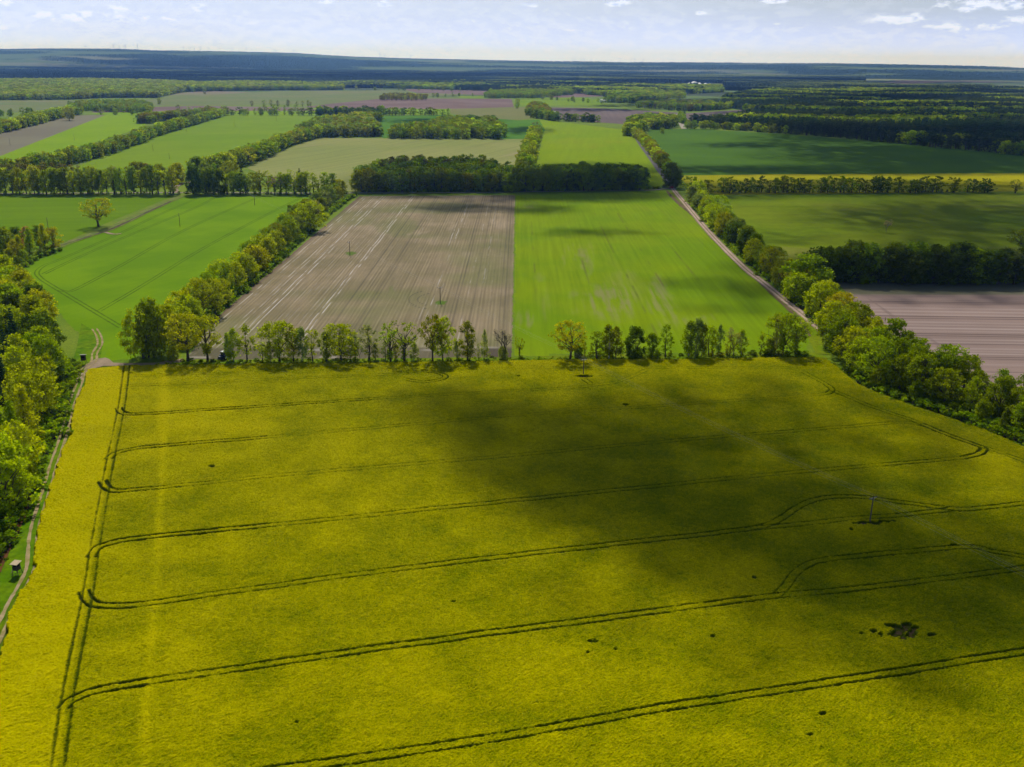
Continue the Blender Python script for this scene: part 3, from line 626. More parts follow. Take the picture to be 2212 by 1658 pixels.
def limb(A, p0, p1, r0, r1, rg, bend=.12, n=5, seg=3, m=0):
    p0 = np.asarray(p0, float); p1 = np.asarray(p1, float); L = np.linalg.norm(p1-p0)
    P = [p0+(p1-p0)*t+(rg.normal(size=3)*bend*L*math.sin(math.pi*t)*.6 if 0 < t < 1 else 0)+np.array([0, 0, .10*L*math.sin(math.pi*t)]) for t in np.linspace(0, 1, seg+1)]
    A.tube(P, np.linspace(r0, r1, seg+1), n, m); return np.array(P)
def crown_tree(seed, H=14., clear=3., rx=5.5, shape='round', nc=90, nper=34, leaf=.48, rc=1.15, flat=.7, up=.35, droop=0., tr=.30, lean=0., fill=.5, nl=9, gaps=.0, two=False):
    rg = np.random.default_rng(seed); T = Acc(); L = Acc()
    zc = clear*.75; hz = H-zc
    cen = []
    tries = 0
    lob = [(rg.uniform(0, 2*math.pi), rg.uniform(.0, 1.), rg.uniform(.65, 1.0)) for _ in range(7)]
    while len(cen) < nc and tries < 20000:
        tries += 1
        t = rg.random(); a = rg.uniform(0, 2*math.pi)
        if shape == 'round': w = math.sqrt(max(0, 1-((t-.45)/.58)**2))
        elif shape == 'tall': w = math.sin(math.pi*min(1, t*.92+.06))**.6
        elif shape == 'dome': w = math.sqrt(max(0, 1-t*t))**.9*(.75+.25*t)+.02
        elif shape == 'cone': w = (1-t)**.85*.98+.04
        elif shape == 'flat': w = math.sqrt(max(0, 1-((t-.62)/.45)**2)) if t > .17 else .1
        wob = 1+.22*math.sin(2*a+seed)+.15*math.sin(3*a+2*seed+4*t)
        rr = w*wob*(fill+(1-fill)*rg.random())**.6 if rg.random() < .72 else w*rg.random()
        p = np.array([math.cos(a)*rr*rx, math.sin(a)*rr*rx, zc+t*hz*.97])
        if gaps and vn(np.array(p[0]+seed*3), np.array(p[1]+p[2]*1.7), 2.6, seed) < gaps: continue
        cen.append(p)
    cen = np.array(cen); cen[:, 0] += lean*(cen[:, 2]/H)**1.5*H*.3
    cen[:, 2] -= rc*.4
    # trunk and limbs
    top = np.array([lean*.25*H*.8, 0, zc+hz*.62]); b = rg.normal(size=2)*.25
    TP = np.array([[0, 0, -.3], [b[0]*.4, b[1]*.4, clear*.5], [b[0], b[1], clear], (np.array([b[0], b[1], clear])+top)/2+np.r_[rg.normal(size=2)*.3, 0], top])
    T.tube(TP, [tr*1.5, tr*1.05, tr*.95, tr*.6, tr*.2], 7)
    if two: limb(T, TP[1], top+np.array([rx*.5, .3, -1]), tr*.7, tr*.15, rg, .05, 6, 4)
    far = cen[np.argsort(-np.hypot(cen[:, 0], cen[:, 1])*rg.uniform(.6, 1.3, len(cen)))]
    mains = []
    for p in far:
        if len(mains) >= nl: break
        if all(np.linalg.norm(p-q[-1]) > rx*.55 for q in mains):
            t = np.clip((p[2]-zc)/hz*.7, .02, .85); s0 = TP[2]*(1-t)+TP[4]*t
            s0 = s0+np.array([0, 0, -min(1.5, .35*np.hypot(p[0], p[1]))]); s0[2] = max(s0[2], clear*.8)
            mains.append(limb(T, s0, p, tr*.48, tr*.08, rg, .10, 5, 4))
    MP = np.concatenate([q[1:-1] for q in mains]+[TP[3:]]) if mains else TP[3:]
    for p in cen[::1]:
        q = MP[np.argmin(np.linalg.norm(MP-p, axis=1)+.3*np.maximum(0, MP[:, 2]-p[2]))]
        if np.linalg.norm(q-p) > .3: limb(T, q, p, tr*.13, .02, rg, .12, 3, 2)
    leaf_quads(L, cen, np.full(len(cen), rc)*rg.uniform(.7, 1.3, len(cen)), nper, leaf, rg, flat, up, droop)
    return L, T
def bare_tree(seed, H=13., fine=5, leafy=0):
    rg = np.random.default_rng(seed); T = Acc(); tips = []
    def rec(p, d, L, r, k):
        q = p+d*L; T.tube([p, (p+q)/2+rg.normal(size=3)*L*.05, q], [r, r*.85, r*.66], 5 if k < 3 else 3)
        if k >= fine: tips.append(q); return
        for i in range(3 if k else 4):
            e = d+rdir(rg, 1)[0]*(.75 if k else .85)+np.array([0, 0, .18]); e /= np.linalg.norm(e)
            rec(q if i else p+d*L*.8, e, L*rg.uniform(.62, .82), r*.60, k+1)
    rec(np.array([0, 0, -.2]), np.array([.03, 0, 1.]), H*.27, H*.021, 0)
    L = Acc(); tips = np.array(tips)
    sel = tips[:max(6, leafy*0+len(tips)//(1 if leafy else 3))]
    leaf_quads(L, sel, np.full(len(sel), .5), 3 if leafy else 2, .34 if leafy else .12, rg)
    return L, T
def spruce(seed, H=18., r=3.0, tiers=20):
    rg = np.random.default_rng(seed); T = Acc(); L = Acc(); T.tube([[0, 0, -.3], [0, 0, H*.5], [0, 0, H*.98]], [.28, .17, .02], 6)
    cen = []; rad = []
    for i in range(tiers):
        t = i/(tiers-1); z = 1.2+t*(H-1.6); R_ = r*(1-t)**.8+.15; k = max(2, int(11*(1-t)+3))
        for j in range(k):
            a = 2*math.pi*(j+rg.random()*.6)/k+i
            for f in (.45, .85):
                cen.append([math.cos(a)*R_*f, math.sin(a)*R_*f, z-.28*R_*f+rg.normal()*.1]); rad.append(.32+.26*R_*.4)
    leaf_quads(L, np.array(cen), np.array(rad), 9, .36, rg, .45, .2, .5)
    return L, T
KIND = {}
def defk(k, f, bark=BARK, n=1): KIND[k] = dict(f=f, bark=bark, n=n, me=[])
defk('oak', lambda s: crown_tree(s, 14, 3.0, 6.0, 'round', 128, 34, .50, 1.28, .66, gaps=.13), n=3)
defk('openoak', lambda s: crown_tree(s, 14, 3.6, 6.2, 'flat', 108, 24, .46, 1.15, .6, tr=.34, gaps=.28, nl=12), n=3)
defk('lime', lambda s: crown_tree(s, 15, 3.2, 3.8, 'tall', 85, 32, .48, 1.1, .75, gaps=.18), n=3)
defk('slim', lambda s: crown_tree(s, 13, 4.0, 2.6, 'tall', 46, 20, .42, .85, .7, tr=.20, gaps=.3, nl=7), n=3)
defk('dense', lambda s: crown_tree(s, 13, 1.4, 4.6, 'round', 115, 40, .52, 1.25, .8, tr=.3, gaps=.10), n=3)
defk('birch', lambda s: crown_tree(s, 14, 3.4, 2.7, 'tall', 55, 26, .34, .95, 1.0, .1, 1.4, tr=.17, gaps=.2, nl=8), BIRCHBARK, n=2)
defk('willow', lambda s: crown_tree(s, 12, 1.2, 5.0, 'round', 105, 38, .42, 1.25, .95, .1, .7, tr=.32, gaps=.1), n=2)
defk('alder', lambda s: crown_tree(s, 15, 1.6, 3.3, 'cone', 80, 32, .46, 1.05, .8, tr=.22, gaps=.12), n=2)
defk('gnarl', lambda s: crown_tree(s, 12, 3.0, 4.2, 'flat', 38, 26, .44, 1.0, .7, tr=.30, gaps=.42, nl=10, two=True), n=2)
defk('spruce', lambda s: spruce(s), n=2)
defk('bare', lambda s: bare_tree(s, 13, 5), n=1)
defk('greybare', lambda s: bare_tree(s, 12, 5, 1), simple('pale_twigs', (.26, .23, .21), .9, nz=.3), n=1)
defk('shrub', lambda s: crown_tree(s, 2.6, .2, 1.7, 'dome', 26, 20, .34, .55, .8, tr=.06, nl=4), n=3)
HN = dict(oak=14, openoak=14, lime=15, slim=13, dense=13, birch=14, willow=12, alder=15, gnarl=12, spruce=18, bare=13, greybare=12, shrub=2.6)
WN = dict(oak=12.6, openoak=12.5, lime=8.4, slim=6, dense=10.5, birch=6.5, willow=11, alder=7.6, gnarl=9, spruce=6, bare=10, greybare=8, shrub=3.8)
for ki, (k, d) in enumerate(KIND.items()):
    for i in range(d['n']):
        L, T = d['f'](100*ki+i+3)
        if len(T.V): d['me'].append((L.mesh('crown', [LEAF]), T.mesh('trunk', [d['bark']])))
TINT = dict(green=((.118, .158, .001), 'green'), fresh=((.172, .212, .001), 'fresh green'), yellow=((.212, .236, .001), 'yellow-green'), gold=((.205, .205, .002), 'golden'), olive=((.130, .142, .002), 'olive'),
            dark=((.054, .082, .003), 'dark green'), grey=((.120, .155, .045), 'grey-green'), rust=((.135, .115, .012), 'rust-brown'), pale=((.175, .190, .090), 'pale green'), blueish=((.022, .045, .030), 'blue-black'), twig=((.20, .17, .14), 'leafless'), pink=((.26, .16, .10), 'pinkish-brown'))
KW = dict(oak='broad tree', openoak='open-crowned oak', lime='tall tree', slim='slim tree', dense='bushy tree', birch='birch', willow='willow', alder='pointed tree', gnarl='gnarled tree', spruce='spruce', bare='tree', greybare='tree', shrub='shrub')
KN = dict(oak='oak_tree', openoak='oak_tree', lime='leafy_tree', slim='leafy_tree', dense='leafy_tree', birch='birch_tree', willow='willow_tree', alder='alder_tree', gnarl='leafy_tree', spruce='spruce_tree', bare='bare_tree', greybare='bare_tree', shrub='shrub')
ORD = 'zeroth first second third fourth fifth sixth seventh eighth ninth tenth eleventh twelfth thirteenth fourteenth fifteenth sixteenth seventeenth eighteenth nineteenth twentieth'.split()
TENS = {20: 'twenty', 30: 'thirty', 40: 'forty', 50: 'fifty', 60: 'sixty', 70: 'seventy'}
TENTH = {30: 'thirtieth', 40: 'fortieth', 50: 'fiftieth', 60: 'sixtieth', 70: 'seventieth'}
def ordw(n):
    if n <= 20: return ORD[n]
    t, u = n//10*10, n % 10
    return TENTH[t] if u == 0 else TENS[t]+'-'+ORD[u]
TREES = []
def tree(P, h, kind, tint, w=None, row=None, rot=None, label=None):
    d = KIND[kind]; cm, tm = d['me'][int(RNG.integers(len(d['me'])))]
    s = h/HN[kind]; sw = s if w is None else w/WN[kind]
    sw = min(max(sw, s*.55), s*1.8)
    c, word = TINT[tint]; j = RNG.uniform(.85, 1.15); jh = RNG.uniform(-.12, .12)
    col = (c[0]*j*(1+jh), c[1]*j, c[2]*j*(1-jh), 1)
    TREES.append(dict(P=P, rz=RNG.uniform(0, 6.28) if rot is None else rot, sc=(sw, sw, s), cm=cm, tm=tm, col=col, kind=kind, word=word, row=row, label=label))
def build_trees():
    rows = {}
    for t in TREES: rows.setdefault(t['row'], []).append(t)
    for row, L in rows.items():
        if row is not None:
            key = ROWS[row][2]; L.sort(key=key)
        for i, t in enumerate(L):
            desc = ('small ' if t['sc'][2]*HN[t['kind']] < 7 and t['kind'] != 'shrub' else '')+t['word']+' '+KW[t['kind']]
            lab = t['label'] or f"{desc}, {ordw(i+1)} from the {ROWS[row][1]} {ROWS[row][0]}"
            o = thing(KN[t['kind']], lab, 'shrub' if t['kind'] == 'shrub' else 'tree', (t['P'][0], t['P'][1], 0), t['rz'], ROWS[row][3] if row else None, t['sc'])
            c = obj('crown', t['cm'], o); c.color = t['col']; obj('trunk', t['tm'], o)
byx = lambda t: proj([t['P'][0], t['P'][1], 0])[0]
neary = lambda t: t['P'][1]
ROWS = {
 'M': ('in the row along the rapeseed', 'left', byx, 'trees in the row behind the rapeseed'),
 'MS': ('among the rapeseed row undergrowth', 'left', byx, 'shrubs under the row behind the rapeseed'),
 'L': ('of the row beside the sown field', 'near end', neary, 'trees in the row left of the sown field'),
 'R': ('of the row beside the dirt track', 'near end', neary, 'trees beside the dirt track'),
 'RH': ('of the hedge right of the rapeseed', 'left', byx, 'trees in the hedge right of the rapeseed'),
 'W': ('in the wood left of the rapeseed', 'viewer', lambda t: math.hypot(*t['P'][:2]), 'trees in the wood left of the rapeseed'),
 'UL': ('of the copse beside the ditch', 'left', byx, 'trees of the copse beside the ditch'),
 'RD': ('of the row above the ploughed field', 'left', byx, 'trees in the dark row above the ploughed field'),
 'ML': ('of the row along the lane', 'left', byx, 'trees along the lane behind the left fields'),
 'CW': ("of the central wood's edge", 'left', byx, 'trees on the front edge of the central wood'),
 'RS': ('in front of the yellow strip', 'left', byx, 'trees between the pasture and the yellow strip'),
}
def tpx(px, py, topy, kind, tint, w=None, row=None, label=None, rot=None):
    k = 1.10 if kind != 'shrub' else 1.0
    P = at(px, py); tree(P, height_for(P, topy)*k, kind, tint, None if w is None else w/ppm(P)*(1.28 if kind != 'shrub' else 1.3), row, rot, label)
# middle row, tree by tree
for a in [(310, 775, 669, 'oak', 'yellow', 68), (333, 772, 654, 'dense', 'green', 52), (322, 774, 672, 'lime', 'green', 36), (376, 780, 750, 'dense', 'fresh', 24), (406, 780.5, 685, 'openoak', 'gold', 77), (449, 780, 687, 'openoak', 'gold', 62),
          (497, 781, 722, 'birch', 'grey', 22), (505.5, 782, 712, 'birch', 'fresh', 30), (534, 780.5, 706, 'slim', 'fresh', 33), (567, 782, 738, 'slim', 'yellow', 20), (585, 782, 740, 'birch', 'olive', 18), (604, 782, 700, 'oak', 'yellow', 66), (634, 782, 711, 'slim', 'olive', 30),
          (652.7, 782, 713, 'birch', 'grey', 26), (676, 782, 711, 'slim', 'fresh', 28), (705, 782, 722, 'lime', 'green', 24), (736, 780, 703, 'oak', 'yellow', 64), (757, 781, 748, 'slim', 'olive', 10), (768, 780, 730, 'slim', 'fresh', 20), (777, 780, 738, 'greybare', 'pale', 9),
          (797, 780, 708, 'slim', 'pale', 38), (812, 779, 744, 'birch', 'olive', 15), (833, 780, 741, 'slim', 'grey', 18), (844, 782, 705, 'gnarl', 'fresh', 42), (855, 779, 745, 'birch', 'olive', 16), (874, 783.5, 699, 'gnarl', 'green', 52), (894, 780, 742, 'birch', 'grey', 20),
          (934.5, 781.5, 688, 'openoak', 'olive', 46), (955.7, 780.5, 690, 'oak', 'fresh', 38), (988, 777.5, 739, 'birch', 'grey', 16), (1010, 780.5, 701, 'lime', 'olive', 37), (1033, 778, 745, 'slim', 'pale', 10), (1045.5, 777.5, 715, 'birch', 'pale', 14), (1052, 778, 750, 'slim', 'yellow', 13),
          (1091, 779.5, 704, 'bare', 'twig', 50), (1086, 780, 750, 'willow', 'grey', 16), (1122, 773, 731, 'gnarl', 'olive', 18),
          (1231.5, 779.5, 701, 'openoak', 'gold', 62), (1248.5, 776, 746, 'dense', 'dark', 19), (1262, 771, 740, 'slim', 'olive', 10), (1290, 778.5, 716, 'slim', 'green', 36), (1315, 776, 705, 'birch', 'olive', 34), (1330, 774, 710, 'birch', 'olive', 26), (1371, 776.5, 712, 'dense', 'dark', 42), (1342, 775, 740, 'slim', 'fresh', 14),
          (1407, 774.5, 724, 'dense', 'green', 29), (1437, 772.5, 705, 'slim', 'green', 30), (1487, 772.5, 697, 'birch', 'green', 30), (1502, 772.5, 694, 'birch', 'grey', 34), (1515, 772, 705, 'birch', 'olive', 24), (1531, 771, 702, 'slim', 'fresh', 26), (1539, 771, 716, 'slim', 'olive', 14), (1552, 767, 705, 'birch', 'grey', 16), (1583, 770.5, 702, 'greybare', 'pale', 26),
          (1576, 770, 730, 'slim', 'olive', 24), (1601, 770.5, 716, 'birch', 'fresh', 22), (1643, 768.5, 727, 'slim', 'olive', 14), (1661, 768, 735, 'dense', 'green', 20), (1690, 766.5, 682, 'oak', 'fresh', 62), (1675, 767, 690, 'birch', 'pale', 20), (1718, 765, 692, 'gnarl', 'yellow', 50), (1793, 752, 704, 'willow', 'grey', 30)]:
    tpx(*a[:5], w=a[5], row='M')
for x in [352, 395, 414, 436, 462, 478, 520, 552, 590, 612, 640, 668, 700, 728, 745, 770, 800, 842, 868, 905, 940, 972, 1060, 1094, 1127, 1141, 1232, 1245, 1258, 1274, 1292, 1306, 1322, 1340, 1356, 1374, 1392, 1410, 1426, 1448, 1470, 1489, 1503, 1520, 1536, 1556, 1572, 1584, 1604, 1626, 1650, 1668, 1684, 1700, 1724, 1738]:
    y = 783-(x-350)*.0115+RNG.uniform(-1.5, 1); big = 10 if 1240 < x < 1760 else 6
    if RNG.random() < .9: tpx(x+RNG.uniform(-3, 3), y, y-RNG.uniform(.6, 1.3)*big, 'shrub', ['dark', 'green', 'dark', 'olive'][int(RNG.integers(4))], RNG.uniform(10, 22), 'MS')
# diagonal row left of the sown field
def rowline(pts, n, hr, kinds, tints, row, wob=2.5, back=0., side=1, wf=1.0):
    P = wpoly(pts); seg = np.r_[0, np.cumsum(np.linalg.norm(np.diff(P, axis=0), axis=1))]
    for i in range(n):
        s_ = (i+.5+RNG.uniform(-.25, .25))/n*seg[-1]; x = np.interp(s_, seg, P[:, 0]); y = np.interp(s_, seg, P[:, 1])
        k = min(np.searchsorted(seg, s_), len(P)-1); T_ = P[k]-P[k-1]; T_ /= np.linalg.norm(T_)
        o_ = RNG.normal()*wob+back*side*(i % 2); x += -T_[1]*o_; y += T_[0]*o_; f = s_/seg[-1]
        kd = kinds(f) if callable(kinds) else kinds[int(RNG.integers(len(kinds)))]
        tn = tints(f) if callable(tints) else tints[int(RNG.integers(len(tints)))]
        h = (hr(f) if callable(hr) else RNG.uniform(*hr)); h *= RNG.uniform(.95, 1.22)
        tree(np.array([x, y, 0]), h, kd, tn, WN[kd]*h/HN[kd]*RNG.uniform(.9, 1.2)*wf, row)
ch = lambda *a: a[int(RNG.integers(len(a)))]
rowline([(378, 752), (415, 705), (490, 640), (550, 590), (603, 545), (657, 492), (703, 452), (752, 420)], 40, (11.5, 14.5), ['dense', 'oak', 'dense', 'lime', 'willow'],
        lambda f: ch('yellow', 'fresh', 'gold', 'yellow') if f < .22 else ch('yellow', 'yellow', 'fresh', 'green') if f < .42 else ch('olive', 'yellow', 'rust', 'green', 'fresh') if f < .55 else ch('green', 'olive', 'grey') if f < .68 else ch('grey', 'pale', 'grey', 'olive') if f < .9 else ch('olive', 'gold', 'green'), 'L', 1.2, 6.0, 1, 1.05)
tpx(672, 500, 440, 'oak', 'yellow', 52, 'L'); tpx(357, 760, 664, 'oak', 'gold', 50, 'L')
# row beside the dirt track
rowline([(1505, 433), (1532, 460), (1575, 502), (1627, 548), (1680, 592), (1722, 624), (1760, 656), (1802, 696), (1836, 732)], 28, (12, 15), ['dense', 'oak', 'dense', 'willow'],
        lambda f: ch('yellow', 'fresh', 'yellow', 'grey', 'gold') if f < .45 else ch('grey', 'green', 'dark', 'fresh') if f < .62 else ch('yellow', 'fresh', 'yellow', 'gold'), 'R', 1.5, 5.0, -1, 1.1)
tpx(1738, 640, 556, 'dense', 'green', 80, 'R')
# hedge right of the rapeseed
def poisson(poly, r, seed=1, mx=4000):
    rg = np.random.default_rng(seed); lo = poly.min(0); hi = poly.max(0); pts = np.empty((0, 2)); cand = lo+(hi-lo)*rg.random((mx, 2))
    ok = inside(poly, cand[:, 0], cand[:, 1]); res = []
    for c in cand[ok]:
        if len(res) == 0 or np.min(np.hypot(*(np.array(res)-c).T)) > r: res.append(c)
    return np.array(res)
RHP = wpoly([(1806, 752), (1828, 790), (1850, 813), (1885, 838), (1990, 876), (2060, 898), (2140, 926), (2240, 962), (2330, 985), (2330, 930), (2212, 893), (2130, 866), (2060, 838), (1985, 805), (1915, 765), (1850, 728)])
for i, p in enumerate(poisson(RHP, 6.6, 4, 6000)):
    px, py = proj([p[0], p[1], 0])
    if px > 2290: continue
    edge = py > np.interp(px, [1806, 1885, 2060, 2240], [765, 832, 888, 950])
    kd = ch('dense', 'oak', 'lime') if not edge else ch('dense', 'alder', 'dense'); h = RNG.uniform(12, 16) if not edge else RNG.uniform(5, 9.5)
    if px < 1990 and not edge: h *= 1.06
    if px > 2050: h *= .88
    tree(np.array([p[0], p[1], 0]), h, kd, ch('fresh', 'green', 'yellow', 'fresh', 'gold') if px < 1900 else ch('green', 'fresh', 'green') if not edge else ch('green', 'dark', 'green'), None, 'RH')
tpx(2046, 838, 752, 'oak', 'fresh', 74, 'RH')
# wood left of the rapeseed
WP = wpoly([(122, 768), (114, 738), (85, 690), (40, 640), (-40, 605), (-160, 640), (-160, 1400), (-85, 1275), (-5, 1160), (28, 1085), (52, 1010), (74, 945), (93, 890), (106, 850), (114, 800)])
for i, p in enumerate(poisson(WP, 7.9, 9, 20000)):
    px, py = proj([p[0], p[1], 0]); tx, ty = proj([p[0], p[1], 15.])
    if tx < -40 or px < -90: continue
    dk = px < 50 and 760 < py < 960
    kd = 'spruce' if dk and px < 40 else ch('dense', 'oak', 'dense', 'willow') if py < 830 else ch('alder', 'dense', 'lime', 'willow')
    tree(np.array([p[0], p[1], 0]), RNG.uniform(13.5, 18.5)*(1.1 if kd == 'spruce' else 1), kd, 'blueish' if kd == 'spruce' else ch('green', 'fresh', 'fresh', 'yellow', 'yellow', 'dark') if py < 900 else ch('fresh', 'green', 'fresh', 'yellow', 'grey'), None, 'W')
# copse at the ditch
for a in [(116, 541, 494, 'lime', 'gold', 34), (98, 547, 488, 'alder', 'yellow', 26), (86, 543, 490, 'lime', 'green', 30), (68, 553, 497, 'alder', 'yellow', 30), (62, 545, 494, 'lime', 'pink', 26), (45, 562, 512, 'alder', 'gold', 26), (32, 566, 520, 'birch', 'gold', 26), (52, 566, 540, 'dense', 'fresh', 20), (38, 543, 494, 'dense', 'green', 34), (14, 550, 493, 'dense', 'green', 36), (-6, 560, 500, 'lime', 'dark', 30), (22, 572, 540, 'dense', 'olive', 22), (2, 575, 548, 'dense', 'dark', 30), (-25, 560, 500, 'dense', 'green', 40), (36, 585, 556, 'dense', 'green', 30), (8, 600, 562, 'oak', 'green', 40)]:
    tpx(*a[:5], w=a[5], row='UL')
# dark row above the ploughed field
rowline([(1770, 606), (1850, 608), (1950, 611), (2080, 613), (2240, 616)], 32, (15, 18), ['dense', 'dense', 'lime', 'willow'], ['green', 'dark', 'dark', 'grey', 'dark'], 'RD', 1.0, 6, 1, 1.15)
tpx(2204, 545, 500, 'openoak', 'olive', 46, label='open-crowned olive oak in the pasture by the right edge, behind the dark row')
tpx(2193, 418, 391, 'gnarl', 'olive', 26, label='lone gnarled tree at the right end of the yellow strip')
tpx(1914, 503, 472, 'greybare', 'twig', 17, label='lone leaning grey leafless tree in the middle of the pasture')
tpx(213, 490, 433, 'openoak', 'gold', 58, label='lone golden oak beside the ditch in the left field')
tpx(1157, 275, 262, 'greybare', 'pale', 12, label='lone bare tree at the far end of the narrow central tree line')
tpx(150, 261, 234, 'oak', 'olive', 20, label='lone tree standing on the bare field at far left')
tpx(1475, 249, 228, 'alder', 'grey', 12, label='pointed grey-green tree beside the pale far road')
# along the lane
for i in range(52):
    x = -14+i*14.4+RNG.uniform(-3, 3)
    if 388 < x < 408 or 478 < x < 488: continue
    kd = ch('lime', 'oak', 'slim', 'lime', 'gnarl') if not 410 < x < 480 else 'dense'
    tpx(x, 419+RNG.uniform(-.6, 2.2), RNG.uniform(360, 372) if x < 480 else RNG.uniform(370, 382), kd, ch('fresh', 'yellow', 'green', 'green', 'olive') if not 410 < x < 480 else ch('green', 'dark', 'grey'), RNG.uniform(20, 32), 'ML')
for (x, y, ty, kd, tn, w) in [(300, 400, 352, 'oak', 'olive', 34), (318, 400, 356, 'oak', 'rust', 28), (345, 398, 356, 'dense', 'green', 30), (250, 400, 362, 'slim', 'pale', 16), (240, 400, 364, 'slim', 'green', 14), (385, 396, 355, 'dense', 'yellow', 34), (430, 398, 343, 'dense', 'green', 36), (448, 402, 352, 'dense', 'grey', 30), (500, 400, 350, 'oak', 'gold', 34), (524, 404, 368, 'spruce', 'blueish', 18), (648, 404, 368, 'spruce', 'blueish', 16)]:
    tpx(x, y, ty, kd, tn, w, 'ML')
for i in range(35):
    x = 778+i*17.8+RNG.uniform(-4, 4)
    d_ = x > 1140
    tpx(x, 415+RNG.uniform(-1.5, 1.5)-(x-778)*.006, RNG.uniform(362, 378) if not d_ else RNG.uniform(352, 372), ch('dense', 'oak', 'lime', 'dense'), ch('green', 'olive', 'yellow', 'green', 'grey') if not d_ else ch('dark', 'green', 'green'), RNG.uniform(24, 36), 'CW')  # right-hand trees take darker leaf tints that stand for cloud shade
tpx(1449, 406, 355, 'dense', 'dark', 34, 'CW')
build_trees()
print('TREES', len(TREES), {r: sum(t['row'] == r for t in TREES) for r in ROWS})

# ---------------------------------------------------------------- far woods and tree lines: instanced, one object each
def lite(f, n=1):
    L, T = f; A = Acc()
    A.V, A.F, A.mi, A.at, A.n = list(L.V), list(L.F), [np.zeros(len(x), int) for x in L.F], list(L.at), L.n
    for V, F in zip(T.V, T.F): A.V.append(V); A.F.append(F-T.n*0+0); A.mi.append(np.ones(len(F), int)); A.at.append(np.ones(len(V)))
    # T faces are offset inside T; shift by L.n
    k = len(L.V)
    for i in range(len(T.F)): A.F[k+i] = A.F[k+i]+L.n
    A.n = L.n+T.n
    return A
PROTO = dict(
    oak=lite(crown_tree(901, 14, 2.6, 5.6, 'round', 42, 15, 1.05, 1.5, .7, nl=5, tr=.32)), oak2=lite(crown_tree(902, 14, 3.4, 5.0, 'round', 34, 14, 1.0, 1.35, .7, nl=5, tr=.32, gaps=.2)),
    dense=lite(crown_tree(903, 13, 1.0, 4.8, 'round', 46, 16, 1.1, 1.5, .8, nl=3)), tall=lite(crown_tree(904, 15, 3.6, 3.2, 'tall', 30, 14, .9, 1.25, .8, nl=4)),
    conifer=lite(spruce(905, 17, 3.0, 9)), pine=lite(crown_tree(906, 16, 6.0, 3.0, 'tall', 26, 14, 1.0, 1.3, .7, nl=4)), shrub=lite(crown_tree(907, 3, .2, 2.0, 'dome', 12, 14, .6, .7, .8, nl=2)))
PNAMES = list(PROTO); PH = dict(oak=14, oak2=14, dense=13, tall=15, conifer=17, pine=16, shrub=3)
GN_CACHE = {}
def gn_tree(n_ids):
    ng = bpy.data.node_groups.new('plant_scatter', 'GeometryNodeTree')
    ng.interface.new_socket('Geometry', in_out='INPUT', socket_type='NodeSocketGeometry'); ng.interface.new_socket('Geometry', in_out='OUTPUT', socket_type='NodeSocketGeometry')
    n = ng.nodes; l = ng.links; gi = n.new('NodeGroupInput'); go = n.new('NodeGroupOutput'); J = n.new('GeometryNodeJoinGeometry')
    def attr(nm, ty):
        a = n.new('GeometryNodeInputNamedAttribute'); a.data_type = ty; a.inputs['Name'].default_value = nm; return a.outputs['Attribute']
    pid = attr('pid', 'FLOAT'); kd = attr('kd', 'FLOAT'); sc = attr('sc', 'FLOAT_VECTOR'); rz = attr('rz', 'FLOAT')
    def cmp(a, v):
        c = n.new('FunctionNodeCompare'); c.data_type = 'FLOAT'; c.operation = 'EQUAL'; l.new(a, c.inputs[0]); c.inputs[1].default_value = v; c.inputs[12].default_value = .1 if len(c.inputs) > 12 else None
        return c.outputs[0]
    def sep(geo, sel):
        s = n.new('GeometryNodeSeparateGeometry'); s.domain = 'POINT'; l.new(geo, s.inputs[0]); l.new(sel, s.inputs[1]); return s.outputs[0]
    g = gi.outputs[0]; pts = sep(g, cmp(pid, -1.0)); rx = n.new('ShaderNodeCombineXYZ'); l.new(rz, rx.inputs[2])
    for k in n_ids:
        pr = sep(g, cmp(pid, float(k))); pk = sep(pts, cmp(kd, float(k)))
        ip = n.new('GeometryNodeInstanceOnPoints'); l.new(pk, ip.inputs['Points']); l.new(pr, ip.inputs['Instance'])
        l.new(rx.outputs[0], ip.inputs['Rotation']); l.new(sc, ip.inputs['Scale']); l.new(ip.outputs[0], J.inputs[0])
    l.new(J.outputs[0], go.inputs[0]); return ng
def scatter(name, P, kinds, hs, tints, label, cat, wf=None):
    P = np.asarray(P, float); N_ = len(P); ks = np.array([PNAMES.index(k) for k in kinds]); used = sorted(set(ks.tolist()))
    V = [np.c_[P, np.zeros(N_)]]; F = []; mi = []; pid = [np.full(N_, -1.)]; vv = [np.ones(N_)]; off = N_
    for k in used:
        A = PROTO[PNAMES[k]]; v = np.concatenate(A.V); V.append(v); F += [np.concatenate([f if f.shape[1] == 4 else np.c_[f, f[:, 2]] for f in A.F])+off]; mi.append(np.concatenate(A.mi)); pid.append(np.full(len(v), float(k))); vv.append(np.concatenate(A.at)); off += len(v)
    V = np.concatenate(V); n2 = len(V)-N_
    sc = hs/np.array([PH[PNAMES[k]] for k in ks]); wf = np.ones(N_) if wf is None else wf
    pad = lambda a: np.concatenate([a, np.zeros((n2,)+a.shape[1:])])
    me = mk(name, V, np.concatenate(F), [LEAFI, BARK], np.concatenate(mi), {'v': np.concatenate(vv), 'pid': np.concatenate(pid), 'kd': pad(ks.astype(float)), 'rz': pad(RNG.uniform(0, 6.28, N_)), 'tint': pad(tints)})
    a = me.attributes.new('sc', 'FLOAT_VECTOR', 'POINT'); a.data.foreach_set('vector', pad(np.c_[sc*wf, sc*wf, sc]).astype(np.float32).ravel())
    key = tuple(used)
    if key not in GN_CACHE: GN_CACHE[key] = gn_tree(used)
    o = obj(name, me, label=label, category=cat, kind='stuff'); md = o.modifiers.new('scatter', 'NODES'); md.node_group = GN_CACHE[key]
    return o
